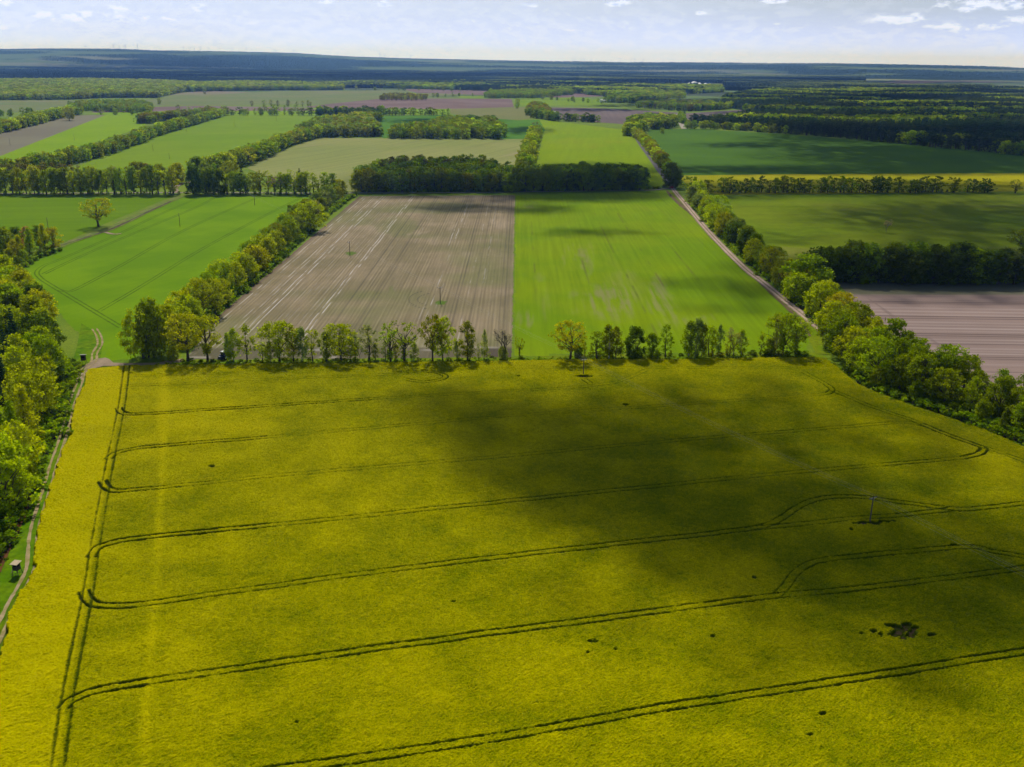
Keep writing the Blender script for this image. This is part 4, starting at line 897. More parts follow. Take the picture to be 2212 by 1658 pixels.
FT = {k: np.array(v[0]) for k, v in TINT.items()}; FT['conif'] = np.array((.020, .036, .018)); FT['pinec'] = np.array((.040, .052, .026)); FT['brown'] = np.array((.10, .088, .05))
def tintmix(names, n, j=.2):
    T_ = np.array([FT[names[int(RNG.integers(len(names)))]] for _ in range(n)]); return T_*RNG.uniform(1-j, 1+j, (n, 1))*RNG.uniform(.92, 1.08, (n, 3))
B = dict(P=[], k=[], h=[], t=[], w=[])
def bline(pts, gap, h, kinds, names, wob=1.5, rows=1, rgap=7, skip=0., wf=1.15):
    P = wpoly(pts); seg = np.r_[0, np.cumsum(np.linalg.norm(np.diff(P, axis=0), axis=1))]
    for r in range(rows):
        n = int(seg[-1]/gap)
        for i in range(n):
            if RNG.random() < skip: continue
            s_ = (i+RNG.uniform(0, 1))/n*seg[-1]; x = np.interp(s_, seg, P[:, 0]); y = np.interp(s_, seg, P[:, 1])
            k = max(1, min(np.searchsorted(seg, s_), len(P)-1)); T_ = P[k]-P[k-1]; T_ /= np.linalg.norm(T_)
            o_ = RNG.normal()*wob+r*rgap; B['P'].append((x-T_[1]*o_, y+T_[0]*o_)); B['k'].append(ch(*kinds)); B['h'].append(h*RNG.uniform(.75, 1.15)); B['t'].append(tintmix(names, 1)[0]); B['w'].append(wf*RNG.uniform(.9, 1.15))
def bpatch(pts, gap, h, kinds, names, seed=3, wf=1.2):
    poly = wpoly(pts); lo = poly.min(0); hi = poly.max(0); gx, gy = np.meshgrid(np.arange(lo[0], hi[0], gap), np.arange(lo[1], hi[1], gap*.9)); gx = gx.ravel()+RNG.uniform(-.4, .4, gx.size)*gap; gy = gy.ravel()+RNG.uniform(-.4, .4, gy.size)*gap
    ok = inside(poly, gx, gy)
    for x, y in zip(gx[ok], gy[ok]): B['P'].append((x, y)); B['k'].append(ch(*kinds)); B['h'].append(h*RNG.uniform(.8, 1.12)); B['t'].append(tintmix(names, 1)[0]); B['w'].append(wf*RNG.uniform(.9, 1.15))
def flush(name, label, cat, cull=True):
    if not B['P']: return
    P = np.array(B['P']); print(name, len(P)); scatter(name, P, B['k'], np.array(B['h']), np.array(B['t']), label, cat, np.array(B['w']))
    for k in B: B[k] = []
OK_ = ['oak', 'oak2', 'dense', 'tall']; SP = ['green', 'olive', 'yellow', 'grey', 'fresh']
# back of the central wood, then the tree lines further out
bpatch([(790, 412), (1150, 410), (1150, 392), (1000, 384), (830, 386), (770, 398)], 8.5, 17, OK_, ['green', 'olive', 'green', 'grey'])
bpatch([(815, 392), (1080, 388), (1050, 378), (870, 377)], 7.5, 19, ['tall', 'pine', 'tall'], ['olive', 'brown', 'olive', 'green'])
bpatch([(1140, 408), (1402, 404), (1385, 392), (1330, 390), (1180, 392)], 9.5, 16, OK_, ['dark', 'green', 'green'])  # darker leaf tints put the cloud shade into the colour here
bpatch([(-60, 412), (300, 410), (300, 398), (-60, 400)], 13, 12, OK_, SP)
bline([(0, 388), (60, 386), (170, 384)], 6, 13, ['conifer', 'pine'], ['rust', 'brown'], rows=3, rgap=6)
bline([(-60, 392), (60, 375), (150, 356), (230, 334), (300, 310), (330, 297), (400, 276), (480, 251)], 7, 15, OK_, ['olive', 'green', 'olive', 'grey', 'yellow'], rows=2, wob=2)
bline([(322, 268), (345, 262), (420, 258), (470, 250)], 9, 16, OK_, ['olive', 'grey', 'rust'], rows=3, rgap=9)
bline([(-60, 300), (30, 282), (90, 266), (150, 250), (180, 246)], 8, 16, OK_, ['green', 'olive', 'yellow'], rows=3)
bline([(-60, 252), (200, 249), (330, 249)], 12, 14, ['oak2', 'tall', 'dense'], ['green', 'olive'], rows=1, skip=.3)
bline([(440, 382), (500, 366), (540, 352), (580, 336), (640, 309), (690, 297), (730, 291)], 7.5, 16, OK_, ['olive', 'green', 'gold', 'olive', 'yellow'], rows=2)
bpatch([(700, 298), (820, 296), (818, 284), (800, 270), (720, 272), (680, 285)], 10, 16, OK_, ['olive', 'green', 'grey', 'rust', 'pale'])
bpatch([(640, 290), (720, 272), (830, 262), (790, 256), (690, 268)], 11, 15, OK_, ['olive', 'gold', 'green'])
bpatch([(835, 301), (1086, 301), (1084, 287), (980, 272), (930, 282), (850, 290)], 10.5, 17, ['tall', 'oak2', 'tall', 'dense'], ['green', 'olive', 'yellow', 'green', 'olive'])
bline([(806, 296), (812, 296), (826, 290)], 9, 16, ['conifer'], ['conif'])
bpatch([(930, 276), (1080, 277), (1070, 269), (950, 266)], 13, 16, OK_, ['dark', 'olive', 'green'])
bline([(1137, 372), (1146, 345), (1152, 320), (1158, 302), (1161, 290)], 6, 13, ['dense', 'oak'], ['yellow', 'olive', 'green', 'olive'], rows=2, rgap=6)
bline([(480, 250), (620, 250), (800, 250), (970, 250)], 9, 15, ['oak2', 'tall', 'oak2'], ['green', 'olive', 'dark'], rows=2, rgap=8, skip=.25)
bline([(690, 250), (830, 248)], 9, 17, ['dense', 'oak'], ['dark', 'green'], rows=2)
bline([(300, 243), (480, 243), (640, 241)], 16, 14, ['tall', 'oak2'], ['olive', 'brown', 'pale'], skip=.45)
bline([(540, 231), (680, 231)], 12, 15, ['tall'], ['pale', 'brown', 'olive'], skip=.3)
bpatch([(150, 240), (330, 246), (330, 236), (300, 228), (200, 229), (150, 233)], 14, 15, ['tall', 'dense', 'oak'], ['green', 'olive', 'grey'])
bpatch([(818, 218), (920, 218), (925, 212), (880, 209), (830, 210)], 13, 13, ['pine', 'tall'], ['brown', 'gold', 'rust'])
bpatch([(1143, 250), (1180, 256), (1186, 247), (1170, 235), (1145, 237)], 12, 18, OK_, ['rust', 'olive', 'rust', 'green'])
bline([(1150, 255), (1200, 262), (1290, 265)], 9, 16, OK_, ['green', 'olive', 'dark'], rows=2)
bline([(1374, 297), (1392, 312), (1408, 331), (1422, 350), (1436, 368)], 6, 13, ['dense', 'oak'], ['olive', 'yellow', 'rust', 'olive'], wob=.8)
bline([(1440, 374), (1456, 390), (1464, 398)], 6, 12, ['dense'], ['dark', 'green'], wob=.8)
bpatch([(1352, 296), (1372, 300), (1395, 281), (1462, 277), (1458, 267), (1400, 262), (1358, 272)], 11, 17, OK_, ['green', 'olive', 'dark', 'yellow'])
bline([(1476, 279), (1560, 280), (1700, 290)], 12, 14, OK_, ['green', 'yellow', 'olive'], rows=2)
bline([(1462, 262), (1476, 268), (1470, 252)], 10, 12, ['dense'], ['grey', 'green'])
bline([(1490, 417), (1700, 417), (2140, 416)], 5.0, 13, ['oak', 'oak2', 'tall', 'oak2'], ['green', 'olive', 'dark', 'olive'], rows=1, skip=.12)
bline([(1480, 240), (1550, 238), (1582, 234)], 9, 17, ['tall', 'oak'], ['olive', 'yellow', 'green'], rows=2)
bpatch([(1370, 233), (1480, 242), (1550, 238), (1540, 228), (1400, 225)], 13, 16, ['tall', 'oak', 'pine'], ['brown', 'green', 'olive', 'dark'])
bpatch([(1300, 222), (1420, 226), (1400, 210), (1330, 208)], 15, 17, OK_, ['green', 'dark', 'olive'])
bpatch([(1340, 216), (1480, 214), (1480, 204), (1400, 203)], 20, 16, OK_, ['green', 'olive', 'yellow'])
bpatch([(1045, 213), (1160, 213), (1240, 205), (1160, 199), (1060, 203)], 15, 16, OK_, ['green', 'olive', 'green'])
bline([(690, 193), (800, 195), (1000, 198), (1250, 203)], 40, 15, OK_, ['green', 'olive'], skip=.3)
bline([(920, 212), (1000, 208), (1080, 210), (1300, 222)], 45, 13, ['oak2', 'dense'], ['green', 'olive'])
for (x, y, h) in [(416, 199, 18), (430, 198, 17), (442, 204, 14), (704, 194, 18), (1116, 235, 14), (1118, 228, 17), (345, 226, 14), (287, 226, 14), (1270, 223, 12), (1300, 225, 10), (1240, 222, 10), (1228, 220, 9), (1380, 274, 14), (1430, 290, 10)]:
    p = at(x, y); B['P'].append((p[0], p[1])); B['k'].append('oak'); B['h'].append(h); B['t'].append(tintmix(['green', 'olive'], 1)[0]); B['w'].append(1.1)
flush('distant_trees', 'green and olive tree lines and copses between the middle and far fields', 'trees')
# undergrowth below the near hedges
for (pts, gap, n_) in (([(392, 755), (430, 712), (505, 646), (566, 596), (618, 550), (670, 500), (716, 458), (766, 424)], 2.2, 2), ([(1488, 436), (1552, 508), (1604, 556), (1655, 600), (1694, 632), (1730, 664), (1770, 704), (1803, 742)], 3.5, 2), ([(1825, 800), (1850, 820), (1885, 846), (1990, 884), (2060, 906), (2140, 934), (2240, 970)], 2.0, 3),
                        ([(1790, 604), (1950, 609), (2212, 613)], 3, 1), ([(0, 420), (400, 420), (760, 420)], 5, 1), ([(778, 416), (1140, 414), (1430, 409)], 3, 2), ([(1500, 416), (1800, 416), (2140, 415)], 4, 1), ([(152, 790), (136, 850), (117, 895), (92, 950), (64, 1015), (38, 1092), (8, 1150), (-25, 1230)], 2.2, 2), ([(45, 584), (70, 566), (130, 540)], 3, 2)):
    bline(pts, gap, 2.6, ['shrub'], ['green', 'dark', 'fresh', 'green'], wob=1.0, rows=n_, rgap=2.2, wf=1.2)
for (pts, gap, hh) in (([(335, 790), (480, 789), (800, 786), (1100, 782), (1240, 779), (1500, 778), (1762, 774)], .9, .9), ([(1765, 776), (1800, 790), (1830, 818)], 1.0, 1.0), ([(395, 783), (800, 781), (1240, 776), (1740, 770)], 1.6, .8)):
    bline(pts, gap, hh, ['shrub'], ['olive', 'fresh', 'dark', 'green'], wob=.7, rows=1, wf=1.5)
flush('undergrowth', 'low tangled green undergrowth at the foot of the tree rows', 'undergrowth')
# woods: right-hand forest and left-hand forest
def forest(name, pts, gap, label, h=16, seed=11, con=.5, pal=('green', 'olive', 'yellow', 'fresh'), bandsc=140, shift=0):
    poly = wpoly(pts); lo = poly.min(0); hi = poly.max(0); gx, gy = np.meshgrid(np.arange(lo[0], hi[0], gap), np.arange(lo[1], hi[1], gap)); gx = gx.ravel()+RNG.uniform(-.45, .45, gx.size)*gap; gy = gy.ravel()+RNG.uniform(-.45, .45, gy.size)*gap
    ok = inside(poly, gx, gy); P = np.c_[gx, gy][ok]; px, py = proj(np.c_[P, np.zeros(len(P))]); k2 = (px > -140) & (px < 2352); P = P[k2]; n = len(P)
    z = vn(P[:, 0]*.45, P[:, 1], bandsc, seed, 3)+.1*(RNG.random(n)-.5); iscon = z < con
    z2 = vn(P[:, 0]*.6, P[:, 1], bandsc*.5, seed+9, 2)
    T_ = tintmix(list(pal), n, .25); C_ = np.where((z2 > .5)[:, None], FT['conif'], FT['pinec'])*RNG.uniform(.75, 1.3, (n, 1)); T_ = np.where(iscon[:, None], C_, T_)
    ks = np.where(iscon, np.where(RNG.random(n) < .5, 'conifer', 'pine'), np.array(OK_)[RNG.integers(0, 4, n)])
    hs = h*RNG.uniform(.8, 1.15, n)*(1+.3*(vn(P[:, 0], P[:, 1], 160, seed+3)-.5)); print(name, n)
    scatter(name, P, ks.tolist(), hs, T_, label, 'forest', np.full(n, gap/8.0))
forest('forest', [(1700, 290), (1850, 302), (2000, 318), (2212, 337), (2420, 358), (2420, 196), (2200, 194), (1900, 192), (1700, 196), (1610, 205), (1560, 216), (1560, 232), (1600, 238), (1660, 246), (1600, 256), (1560, 266), (1480, 272)], 10.5, 'mixed light green and dark conifer forest behind the right-hand fields', 17, 12, .60, ('green', 'olive', 'green', 'yellow'))
forest('forest', [(-140, 218), (150, 216), (230, 212), (340, 212), (395, 199), (560, 196), (740, 195), (740, 187), (400, 184), (340, 181), (150, 178), (-140, 182)], 12, 'pale green broadleaf forest beyond the left-hand fields', 18, 14, .22, ('green', 'olive', 'pale', 'yellow', 'olive'))
forest('forest', [(870, 192), (1040, 197), (1250, 203), (1340, 212), (1440, 206), (1560, 200), (1560, 191), (1400, 186), (1000, 180), (740, 184), (740, 190)], 15, 'mottled forest belt beyond the far ploughed fields', 18, 19, .50)

# canopy of the most distant forests, too far to tell one tree from the next
def canopy(name, rings, az0, az1, nr, na, fn, label):
    r = np.exp(np.linspace(math.log(rings[0]), math.log(rings[1]), nr)); a = np.radians(np.linspace(az0, az1, na)); A_, R_ = np.meshgrid(a, r)
    A_ = A_+(RNG.random(A_.shape)-.5)*(a[1]-a[0])*.8; X = R_*np.sin(A_); Y = R_*np.cos(A_); PX, PY = proj(np.stack([X, Y, np.zeros_like(X)], -1)); mask, H, col = fn(X, Y, PX, PY, R_)
    H = H*(.72+.5*RNG.random(H.shape)); core = mask.copy(); core[1:-1, 1:-1] = mask[1:-1, 1:-1] & mask[:-2, 1:-1] & mask[2:, 1:-1]
    H = np.where(core, H, 0); F, used = grid_faces(mask); V = np.stack([X, Y, H], -1).reshape(-1, 3)[used]
    m_, t = mat(name+'_leaves'); c = t.N('ShaderNodeAttribute', attribute_type='GEOMETRY', attribute_name='tint').outputs['Color']; out(t, t.N('ShaderNodeBsdfDiffuse', i_0=c))
    print(name, len(V)); return obj(name, mk(name, V, F, [m_], None, {'tint': col.reshape(-1, 3)[used]}), label=label, category='forest', kind='stuff')
def farfn(X, Y, PX, PY, R_):
    belt = (PY < np.interp(PX, [0, 330, 420, 740, 900, 1100, 1300, 1560, 1700, 1900, 2212], [180, 182, 186, 186, 182, 178, 182, 186, 189, 188, 170])) & (PY > np.interp(PX, [0, 560, 900, 1100, 1500, 2212], [141, 149, 158, 164, 164, 166]))
    n = vn(X*.4, Y, 380, 71, 4); mask = belt | (n > .47); mask &= ~((PX > 1300) & (PX < 1560) & (PY > 180) & (PY < 196)) & ~((PX > 1870) & (PY > 163) & (PY < 186))
    con = vn(X*.5, Y, 330, 77, 4); jit = (RNG.random(X.shape)-.5)
    belt2 = belt & (PX < 1250)
    lo = np.array([.018, .033, .022]); hi = np.array([.150, .195, .045])
    k = sstep(con+.12*jit-.13*belt2, .44, .62)[..., None]; col = lo*(1-k)+hi*k
    col = col*(1+.5*jit[..., None]); return mask, np.full(X.shape, 15.)+4*(vn(X, Y, 200, 5)-.5), col
canopy('distant_forest', (3900, 9500), -34, 34, 420, 1500, farfn, 'dark conifer forest belt stretching to the foot of the hills')
def hillfn():
    sk = [(-400, 107), (0, 108), (106, 106.7), (260, 107.5), (400, 111), (574, 115), (639, 116.6), (776, 124.4), (880, 128), (1117, 133), (1215, 134.2), (1345, 134.8), (1423, 136), (1600, 137), (1767, 138), (1871, 139.5), (2001, 141.5), (2105, 144), (2212, 147), (2600, 152)]
    na, nr = 1400, 110; a = np.radians(np.linspace(-36, 36, na)); crest = []
    azs = []; els = []
    for (x, y) in sk:
        d = px_dir(x, y); azs.append(math.atan2(d[0], d[1])); els.append(d[2]/math.hypot(d[0], d[1]))
    el = np.interp(a, azs, els); R0 = 14500.0; crest = np.maximum(CAMH+R0*el, 6)
    r = np.linspace(8800, 19000, nr); A_, R_ = np.meshgrid(a, r); X = R_*np.sin(A_); Y = R_*np.cos(A_)
    prof = sstep(R_, 9000, R0)**.9*(1-.75*sstep(R_, R0+300, 19000))
    side = sstep(R_, 9000, 11500)*(1-sstep(R_, 11500, 13500))*.35
    H = crest[None, :]*np.clip(prof+side*.4, 0, 1)+22*(vn(X*.4, Y, 900, 33, 4)-.5)*sstep(R_, 9200, 10500)*(1-np.exp(-((R_-R0)/700)**2))
    H = np.minimum(H, CAMH+R_*el[None, :]*1.0)
    H[0] = -1; n = vn(X*.5, Y, 600, 91, 4); n2 = vn(X*.5, Y, 900, 97, 3)
    fo = sstep(n, .42, .5)[..., None]; f2 = sstep(n2, .5, .6)[..., None]
    col = (np.array([.10, .15, .06])*(1-f2)+np.array([.17, .19, .12])*f2)*(1-fo)+np.array([.022, .040, .026])*fo
    H = H+fo[..., 0]*12*RNG.random(H.shape)*sstep(R_, 9400, 9900)
    H = np.where((crest[None, :] < 8), np.minimum(H, 9.), H)
    m_, t = mat('hillside'); c = t.N('ShaderNodeAttribute', attribute_type='GEOMETRY', attribute_name='tint').outputs['Color']; out(t, t.N('ShaderNodeBsdfDiffuse', i_0=c))
    F, used = grid_faces(np.ones(X.shape, bool)); V = np.stack([X, Y, H], -1).reshape(-1, 3)
    struct('hills', mk('hills', V, F, [m_], None, {'tint': col.reshape(-1, 3)}))
    return lambda px, py: (np.interp(math.atan2(px_dir(px, py)[0], px_dir(px, py)[1]), a, crest), R0)
crest_at = hillfn()

# ---------------------------------------------------------------- cumulus overhead (beyond the top of the frame) that shades parts of the land
ICO_V = None
def ico():
    t = (1+5**.5)/2; v = np.array([[-1, t, 0], [1, t, 0], [-1, -t, 0], [1, -t, 0], [0, -1, t], [0, 1, t], [0, -1, -t], [0, 1, -t], [t, 0, -1], [t, 0, 1], [-t, 0, -1], [-t, 0, 1]], float); v /= np.linalg.norm(v[0])
    f = [[0, 11, 5], [0, 5, 1], [0, 1, 7], [0, 7, 10], [0, 10, 11], [1, 5, 9], [5, 11, 4], [11, 10, 2], [10, 7, 6], [7, 1, 8], [3, 9, 4], [3, 4, 2], [3, 2, 6], [3, 6, 8], [3, 8, 9], [4, 9, 5], [2, 4, 11], [6, 2, 10], [8, 6, 7], [9, 8, 1]]
    return v, np.array(f)
IV, IF = ico()
cm_, ct = mat('cloud'); out(ct, ct.N('ShaderNodeBsdfDiffuse', i_0=(.85, .87, .9)))
def cloud(ells, rpuff=None, alt=1050., seed=0):
    """ells: ground patches (photo px) this cloud shades, with optical depth; the puffs sit up the sun's direction"""
    V = []; F = []; n = 0
    for (cx, cy, rx, ry, tau) in ells:
        th = np.linspace(0, 2*math.pi, 40); pw = np.array([at(cx+1.5*rx*math.cos(a), max(cy+1.5*ry*math.sin(a), 137))[:2] for a in th]); lo = pw.min(0); hi = pw.max(0)
        dist = np.hypot(*pw.mean(0)); r = rpuff or min(60, max(4.5, dist/150)); area = np.prod(hi-lo)
        cs = math.sqrt(math.pi*r*r/tau); gx, gy = np.meshgrid(np.arange(lo[0], hi[0], cs), np.arange(lo[1], hi[1], cs)); X = np.c_[gx.ravel(), gy.ravel()]; X = X+cs*.8*(RNG.random(X.shape)-.5); N_ = len(X); px, py = proj(np.c_[X, np.zeros(N_)])
        q = ((px-cx)/rx)**2+((py-cy)/ry)**2; q = q+(.12 if seed == 1 else .9 if seed == 2 else .30)*(vn(X[:, 0], X[:, 1], 110 if seed == 1 else r*34, int(cx)+3, 2)-.5)
        pr = 1-sstep(np.sqrt(np.maximum(q, 0)), .25, 1.45); k = pr > .02; X = X[k]; pr = pr[k]; N_ = len(X)
        if N_ == 0: continue
        z = alt+RNG.normal(size=N_)*min(45, r*5); P = np.c_[X, np.zeros(N_)]+np.array(SUNV)[None]*(z/SUNV.z)[:, None]
        rr = r*np.sqrt(pr)*RNG.uniform(.8, 1.2, N_); v = P[:, None, :]+IV[None]*rr[:, None, None]*np.array([1, 1, .7]); V.append(v.reshape(-1, 3)); F.append((IF[None]+(np.arange(N_)*12)[:, None, None]+n).reshape(-1, 3)); n += N_*12
    if V: print('cloud', n//12); return obj('cloud', mk('cloud', np.concatenate(V), np.concatenate(F), [cm_]), kind='stuff', category='cloud', label='white cumulus drifting high above the fields and shading them')
cloud([(960, 878, 130, 42, .9), (1060, 925, 170, 65, 1.2), (1200, 990, 230, 85, 1.4), (1360, 1070, 290, 105, 1.4), (1560, 1140, 330, 115, 1.3), (1760, 1190, 340, 130, 1.2), (1980, 1250, 330, 150, 1.1), (2200, 1290, 280, 170, 1.0), (1500, 960, 440, 110, .75), (1900, 1010, 420, 130, .55), (1880, 1430, 400, 90, .7), (1350, 890, 340, 50, .6), (1280, 1040, 250, 100, .8), (1560, 1290, 420, 80, .5), (2180, 1560, 180, 60, .3), (1800, 850, 300, 40, .3)], seed=1)
cloud([(960, 396, 210, 26, 1.1), (1300, 392, 150, 32, 1.6), (1270, 424, 180, 13, 2.2), (990, 450, 90, 11, 1.6), (1160, 453, 80, 11, 1.3), (1275, 505, 90, 9, .4), (900, 424, 140, 7, .9), (1080, 430, 100, 12, 1.0)])
cloud([(1670, 628, 130, 20, 1.5), (1500, 610, 120, 16, .5), (1600, 668, 140, 16, .5), (1290, 503, 140, 10, .6)])
cloud([(2000, 580, 380, 34, 2.2), (2020, 622, 330, 14, 1.3), (2100, 530, 300, 36, 1.1), (2100, 650, 300, 12, .6)])
cloud([(1850, 408, 460, 18, 2.0), (2080, 470, 330, 40, 1.5), (1680, 516, 130, 18, .5), (1610, 425, 110, 8, .8)])
cloud([(1640, 314, 130, 7, 1.6), (2080, 338, 380, 24, 2.4), (1850, 368, 520, 12, 2.0), (1850, 322, 180, 8, 1.2)])
cloud([(2000, 300, 330, 12, 2.4), (1820, 290, 160, 6, 2.0), (2000, 266, 300, 8, 2.2)], seed=2)
cloud([(1950, 244, 330, 8, 1.8), (1850, 220, 260, 8, 1.8), (2100, 206, 200, 7, 1.6), (1560, 218, 100, 6, 1.8), (1420, 225, 60, 4, 1.6)], seed=2)
cloud([(950, 262, 120, 6, 1.6), (1140, 283, 50, 8, 1.6), (1270, 360, 130, 10, .8), (780, 246, 70, 4, 1.4)])
cloud([(1300, 238, 120, 3, 1.4), (1380, 229, 110, 3, 1.2), (1620, 245, 90, 4, 1.4)])
cloud([(500, 168, 560, 7, 2.2), (250, 152, 300, 4, 1.6), (1100, 165, 350, 4, 2.0)])
cloud([(1700, 178, 500, 4, 1.6), (1150, 188, 300, 3, 1.2), (1950, 195, 300, 3, 1.6)])

# ---------------------------------------------------------------- power poles and conductors
WOOD = simple('pole_wood', (.13, .105, .085), .9, nz=.3); STEEL = simple('galvanised_steel', (.35, .36, .37), .45, .6, nz=.1); CER = simple('insulator_glaze', (.16, .09, .06), .25)
def pole(P, h, dirn, label, arms=True, lean=0., cleat=0):
    o = thing('power_pole', label, 'power pole', (P[0], P[1], 0), 0, 'wooden power poles across the fields')
    A = Acc(); A.tube([[0, 0, -.3], [lean*h*.5, 0, h*.5], [lean*h, 0, h]], [.19, .16, .13], 8, cap=True); obj('pole', A.mesh('pole', [WOOD], True), o)
    tops = []
    if arms:
        a = math.atan2(dirn[1], dirn[0])+math.pi/2; c, s = math.cos(a), math.sin(a); t = np.array([lean*h, 0, h-.25])
        A = Acc(); A.box((-1.25, -.07, -.07), (1.25, .07, .07), rot=Matrix.Rotation(a, 3, 'Z'), off=t); A.tube([t+np.array([c*.75, s*.75, -.05]), t+np.array([0, 0, -.8])], [.03, .03], 4); A.tube([t-np.array([c*.75, s*.75, .05]), t+np.array([0, 0, -.8])], [.03, .03], 4)
        obj('crossarm', A.mesh('crossarm', [STEEL]), o)
        for k, u in enumerate((-1.1, 0, 1.1)):
            A = Acc(); b = t+np.array([c*u, s*u, .07]) if u else np.array([lean*h, 0, h]); A.tube([b, b+[0, 0, .1], b+[0, 0, .2], b+[0, 0, .34]], [.06, .12, .09, .05], 8, cap=True); obj('insulator', A.mesh('insulator', [CER], True), o); tops.append(np.array([P[0], P[1], 0])+b+[0, 0, .3])
    return tops
LINE = [(1878, 1134, 1074, 'in the rapeseed beside the cropless streak'), (1260, 814, 776, 'in the rapeseed just below the tree row'), (951, 655, 621, 'in the sown field, nearest its green patch'), (756, 552, 523, 'in the sown field, farther from the tree row'), (625, 487, 457, 'rising behind the left tree row'), (550.5, 444, 425, 'at the back of the left green field')]
LP = [at(x, y) for x, y, *_ in LINE]; runs = []
for i, (x, y, ty, w_) in enumerate(LINE):
    d = (LP[min(i+1, 5)]-LP[max(i-1, 0)])[:2]; runs.append(pole(LP[i], height_for(LP[i], ty), d, 'wooden power pole with crossarm '+w_))
e0 = LP[0]+(LP[0]-LP[1])*1.0; runs.insert(0, [np.array([e0[0]+(r[0]-LP[0][0]), e0[1]+(r[1]-LP[0][1]), r[2]]) for r in runs[0]])
e1 = LP[5]+(LP[5]-LP[4])*.9; runs.append([np.array([e1[0]+(r[0]-LP[5][0]), e1[1]+(r[1]-LP[5][1]), r[2]]) for r in runs[-1]])
WIRE = simple('aluminium_wire', (.40, .39, .36), .5, .3, nz=.05)
for k, nm in enumerate(('left', 'middle', 'right')):
    A = Acc()
    for a, b in zip(runs[:-1], runs[1:]):
        pts = [a[k]*(1-t)+b[k]*t-np.array([0, 0, 4*t*(1-t)*1.1]) for t in np.linspace(0, 1, 11)]; A.tube(pts, [.012]*11, 4)
    obj('power_cable', A.mesh('power_cable', [WIRE]), label=f'{nm} conductor of the power line crossing from rapeseed to left field', category='power cable', group='conductors of the power line')
for (x, y, ty, w_) in [(389, 490, 462, 'in the middle of the left green field'), (105, 500, 472, 'behind the golden copse by the ditch'), (161, 304, 290, 'on the bright green strip at far left'), (22, 315, 299, 'on the bare brown field at far left'), (331, 327, 313, 'in the light green field, left of its pair'), (366, 344, 331, 'in the light green field, right of its pair'), (403, 286, 266, 'by the tree line of the light green field'), (508, 275, 263, 'at the far end of the light green field'), (597, 263, 252, 'near the copse right of the light green field')]:
    P = at(x, y); pole(P, height_for(P, ty), (1, .3), 'slim wooden pole '+w_, arms=(ty-y) % 2 == 0)
P = at(1095, 779.5); o = thing('marker_post', 'white-topped marker post at the foot of the leafless tree', 'post', (P[0]-1.5, P[1], 0)); A = Acc(); A.box((-.12, -.12, -.1), (.12, .12, 4.6)); obj('post', A.mesh('post', [simple('weathered_post', (.32, .29, .25))]), o); A = Acc(); A.box((-.3, -.14, 4.6), (.3, .14, 5.0)); obj('cap', A.mesh('cap', [simple('white_plate', (.75, .75, .75))]), o)
# ---------------------------------------------------------------- raised hides
PLANK = simple('dark_planks', (.055, .048, .042), .9, nz=.4, sc=4); ROOFG = simple('felt_roof', (.50, .47, .52), .6, nz=.15); ROOFT = simple('board_roof', (.55, .43, .26), .8, nz=.2); BLK = simple('opening_dark', (.006, .006, .006), .9)
def hide(x, y, h, w, rz, roof, tilt, label):
    P = at(x, y); o = thing('hunting_hide', label, 'hunting hide', (P[0], P[1], 0), rz); b = h*.45; s = w/2
    for (i, j) in ((-1, -1), (1, -1), (1, 1), (-1, 1)):
        A = Acc(); A.tube([[i*s*1.35, j*s*1.35, -.1], [i*s*.92, j*s*.92, b+.1]], [.07, .06], 6); obj('leg', A.mesh('leg', [WOOD]), o)
    A = Acc()
    for i in range(2):
        A.tube([[-s*1.3, -s*1.3, .3], [s*1.05, -s*1.05, b*.8]] if i else [[s*1.3, -s*1.3, .3], [-s*1.05, -s*1.05, b*.8]], [.035, .035], 4); A.tube([[s*1.3, s*1.3, .3], [s*1.05, -s*1.05, b*.8]] if i else [[s*1.3, -s*1.3, .3], [s*1.05, s*1.05, b*.8]], [.035, .035], 4)
    obj('brace', A.mesh('brace', [WOOD]), o)
    A = Acc(); H2 = h-b-.15; A.box((-s, -s, b), (s, s, b+H2*.55)); A.box((-s, -s, b+H2*.82), (s, s, b+H2))
    for (i, j) in ((-1, -1), (1, -1), (1, 1), (-1, 1)): A.box((i*s-.08 if i > 0 else -s, j*s-.08 if j > 0 else -s, b+H2*.55), (s if i > 0 else -s+.08, s if j > 0 else -s+.08, b+H2*.82))
    cb = obj('cabin', A.mesh('cabin', [PLANK]), o)
    A = Acc(); A.box((-s+.1, -s+.1, b+H2*.5), (s-.1, s-.1, b+H2*.86)); obj('window', A.mesh('window', [BLK]), cb)  # near-black block paints the unlit inside of the cabin
    A = Acc(); q = s+.28; A.box((-q, -q, 0), (q, q, .08), rot=Matrix.Rotation(tilt, 3, 'X'), off=(0, 0, h-.02)); obj('roof', A.mesh('roof', [roof]), o)
    A = Acc()
    for i in (-1, 1): A.tube([[-s-1.1, i*.25, 0], [-s-.05, i*.25, b+.4]], [.04, .04], 5)
    for k in range(6): t = (k+.6)/6.5; A.tube([[-s-1.1+1.05*t, -.25, t*(b+.4)], [-s-1.1+1.05*t, .25, t*(b+.4)]], [.03, .03], 4)
    obj('ladder', A.mesh('ladder', [simple('pale_ladder', (.35, .28, .18))]), o)
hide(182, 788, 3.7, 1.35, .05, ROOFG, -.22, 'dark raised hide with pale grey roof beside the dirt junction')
hide(38.5, 1243, 3.0, 1.15, -.2, ROOFT, .12, 'dark raised hide with tan board roof beside the winding farm track')
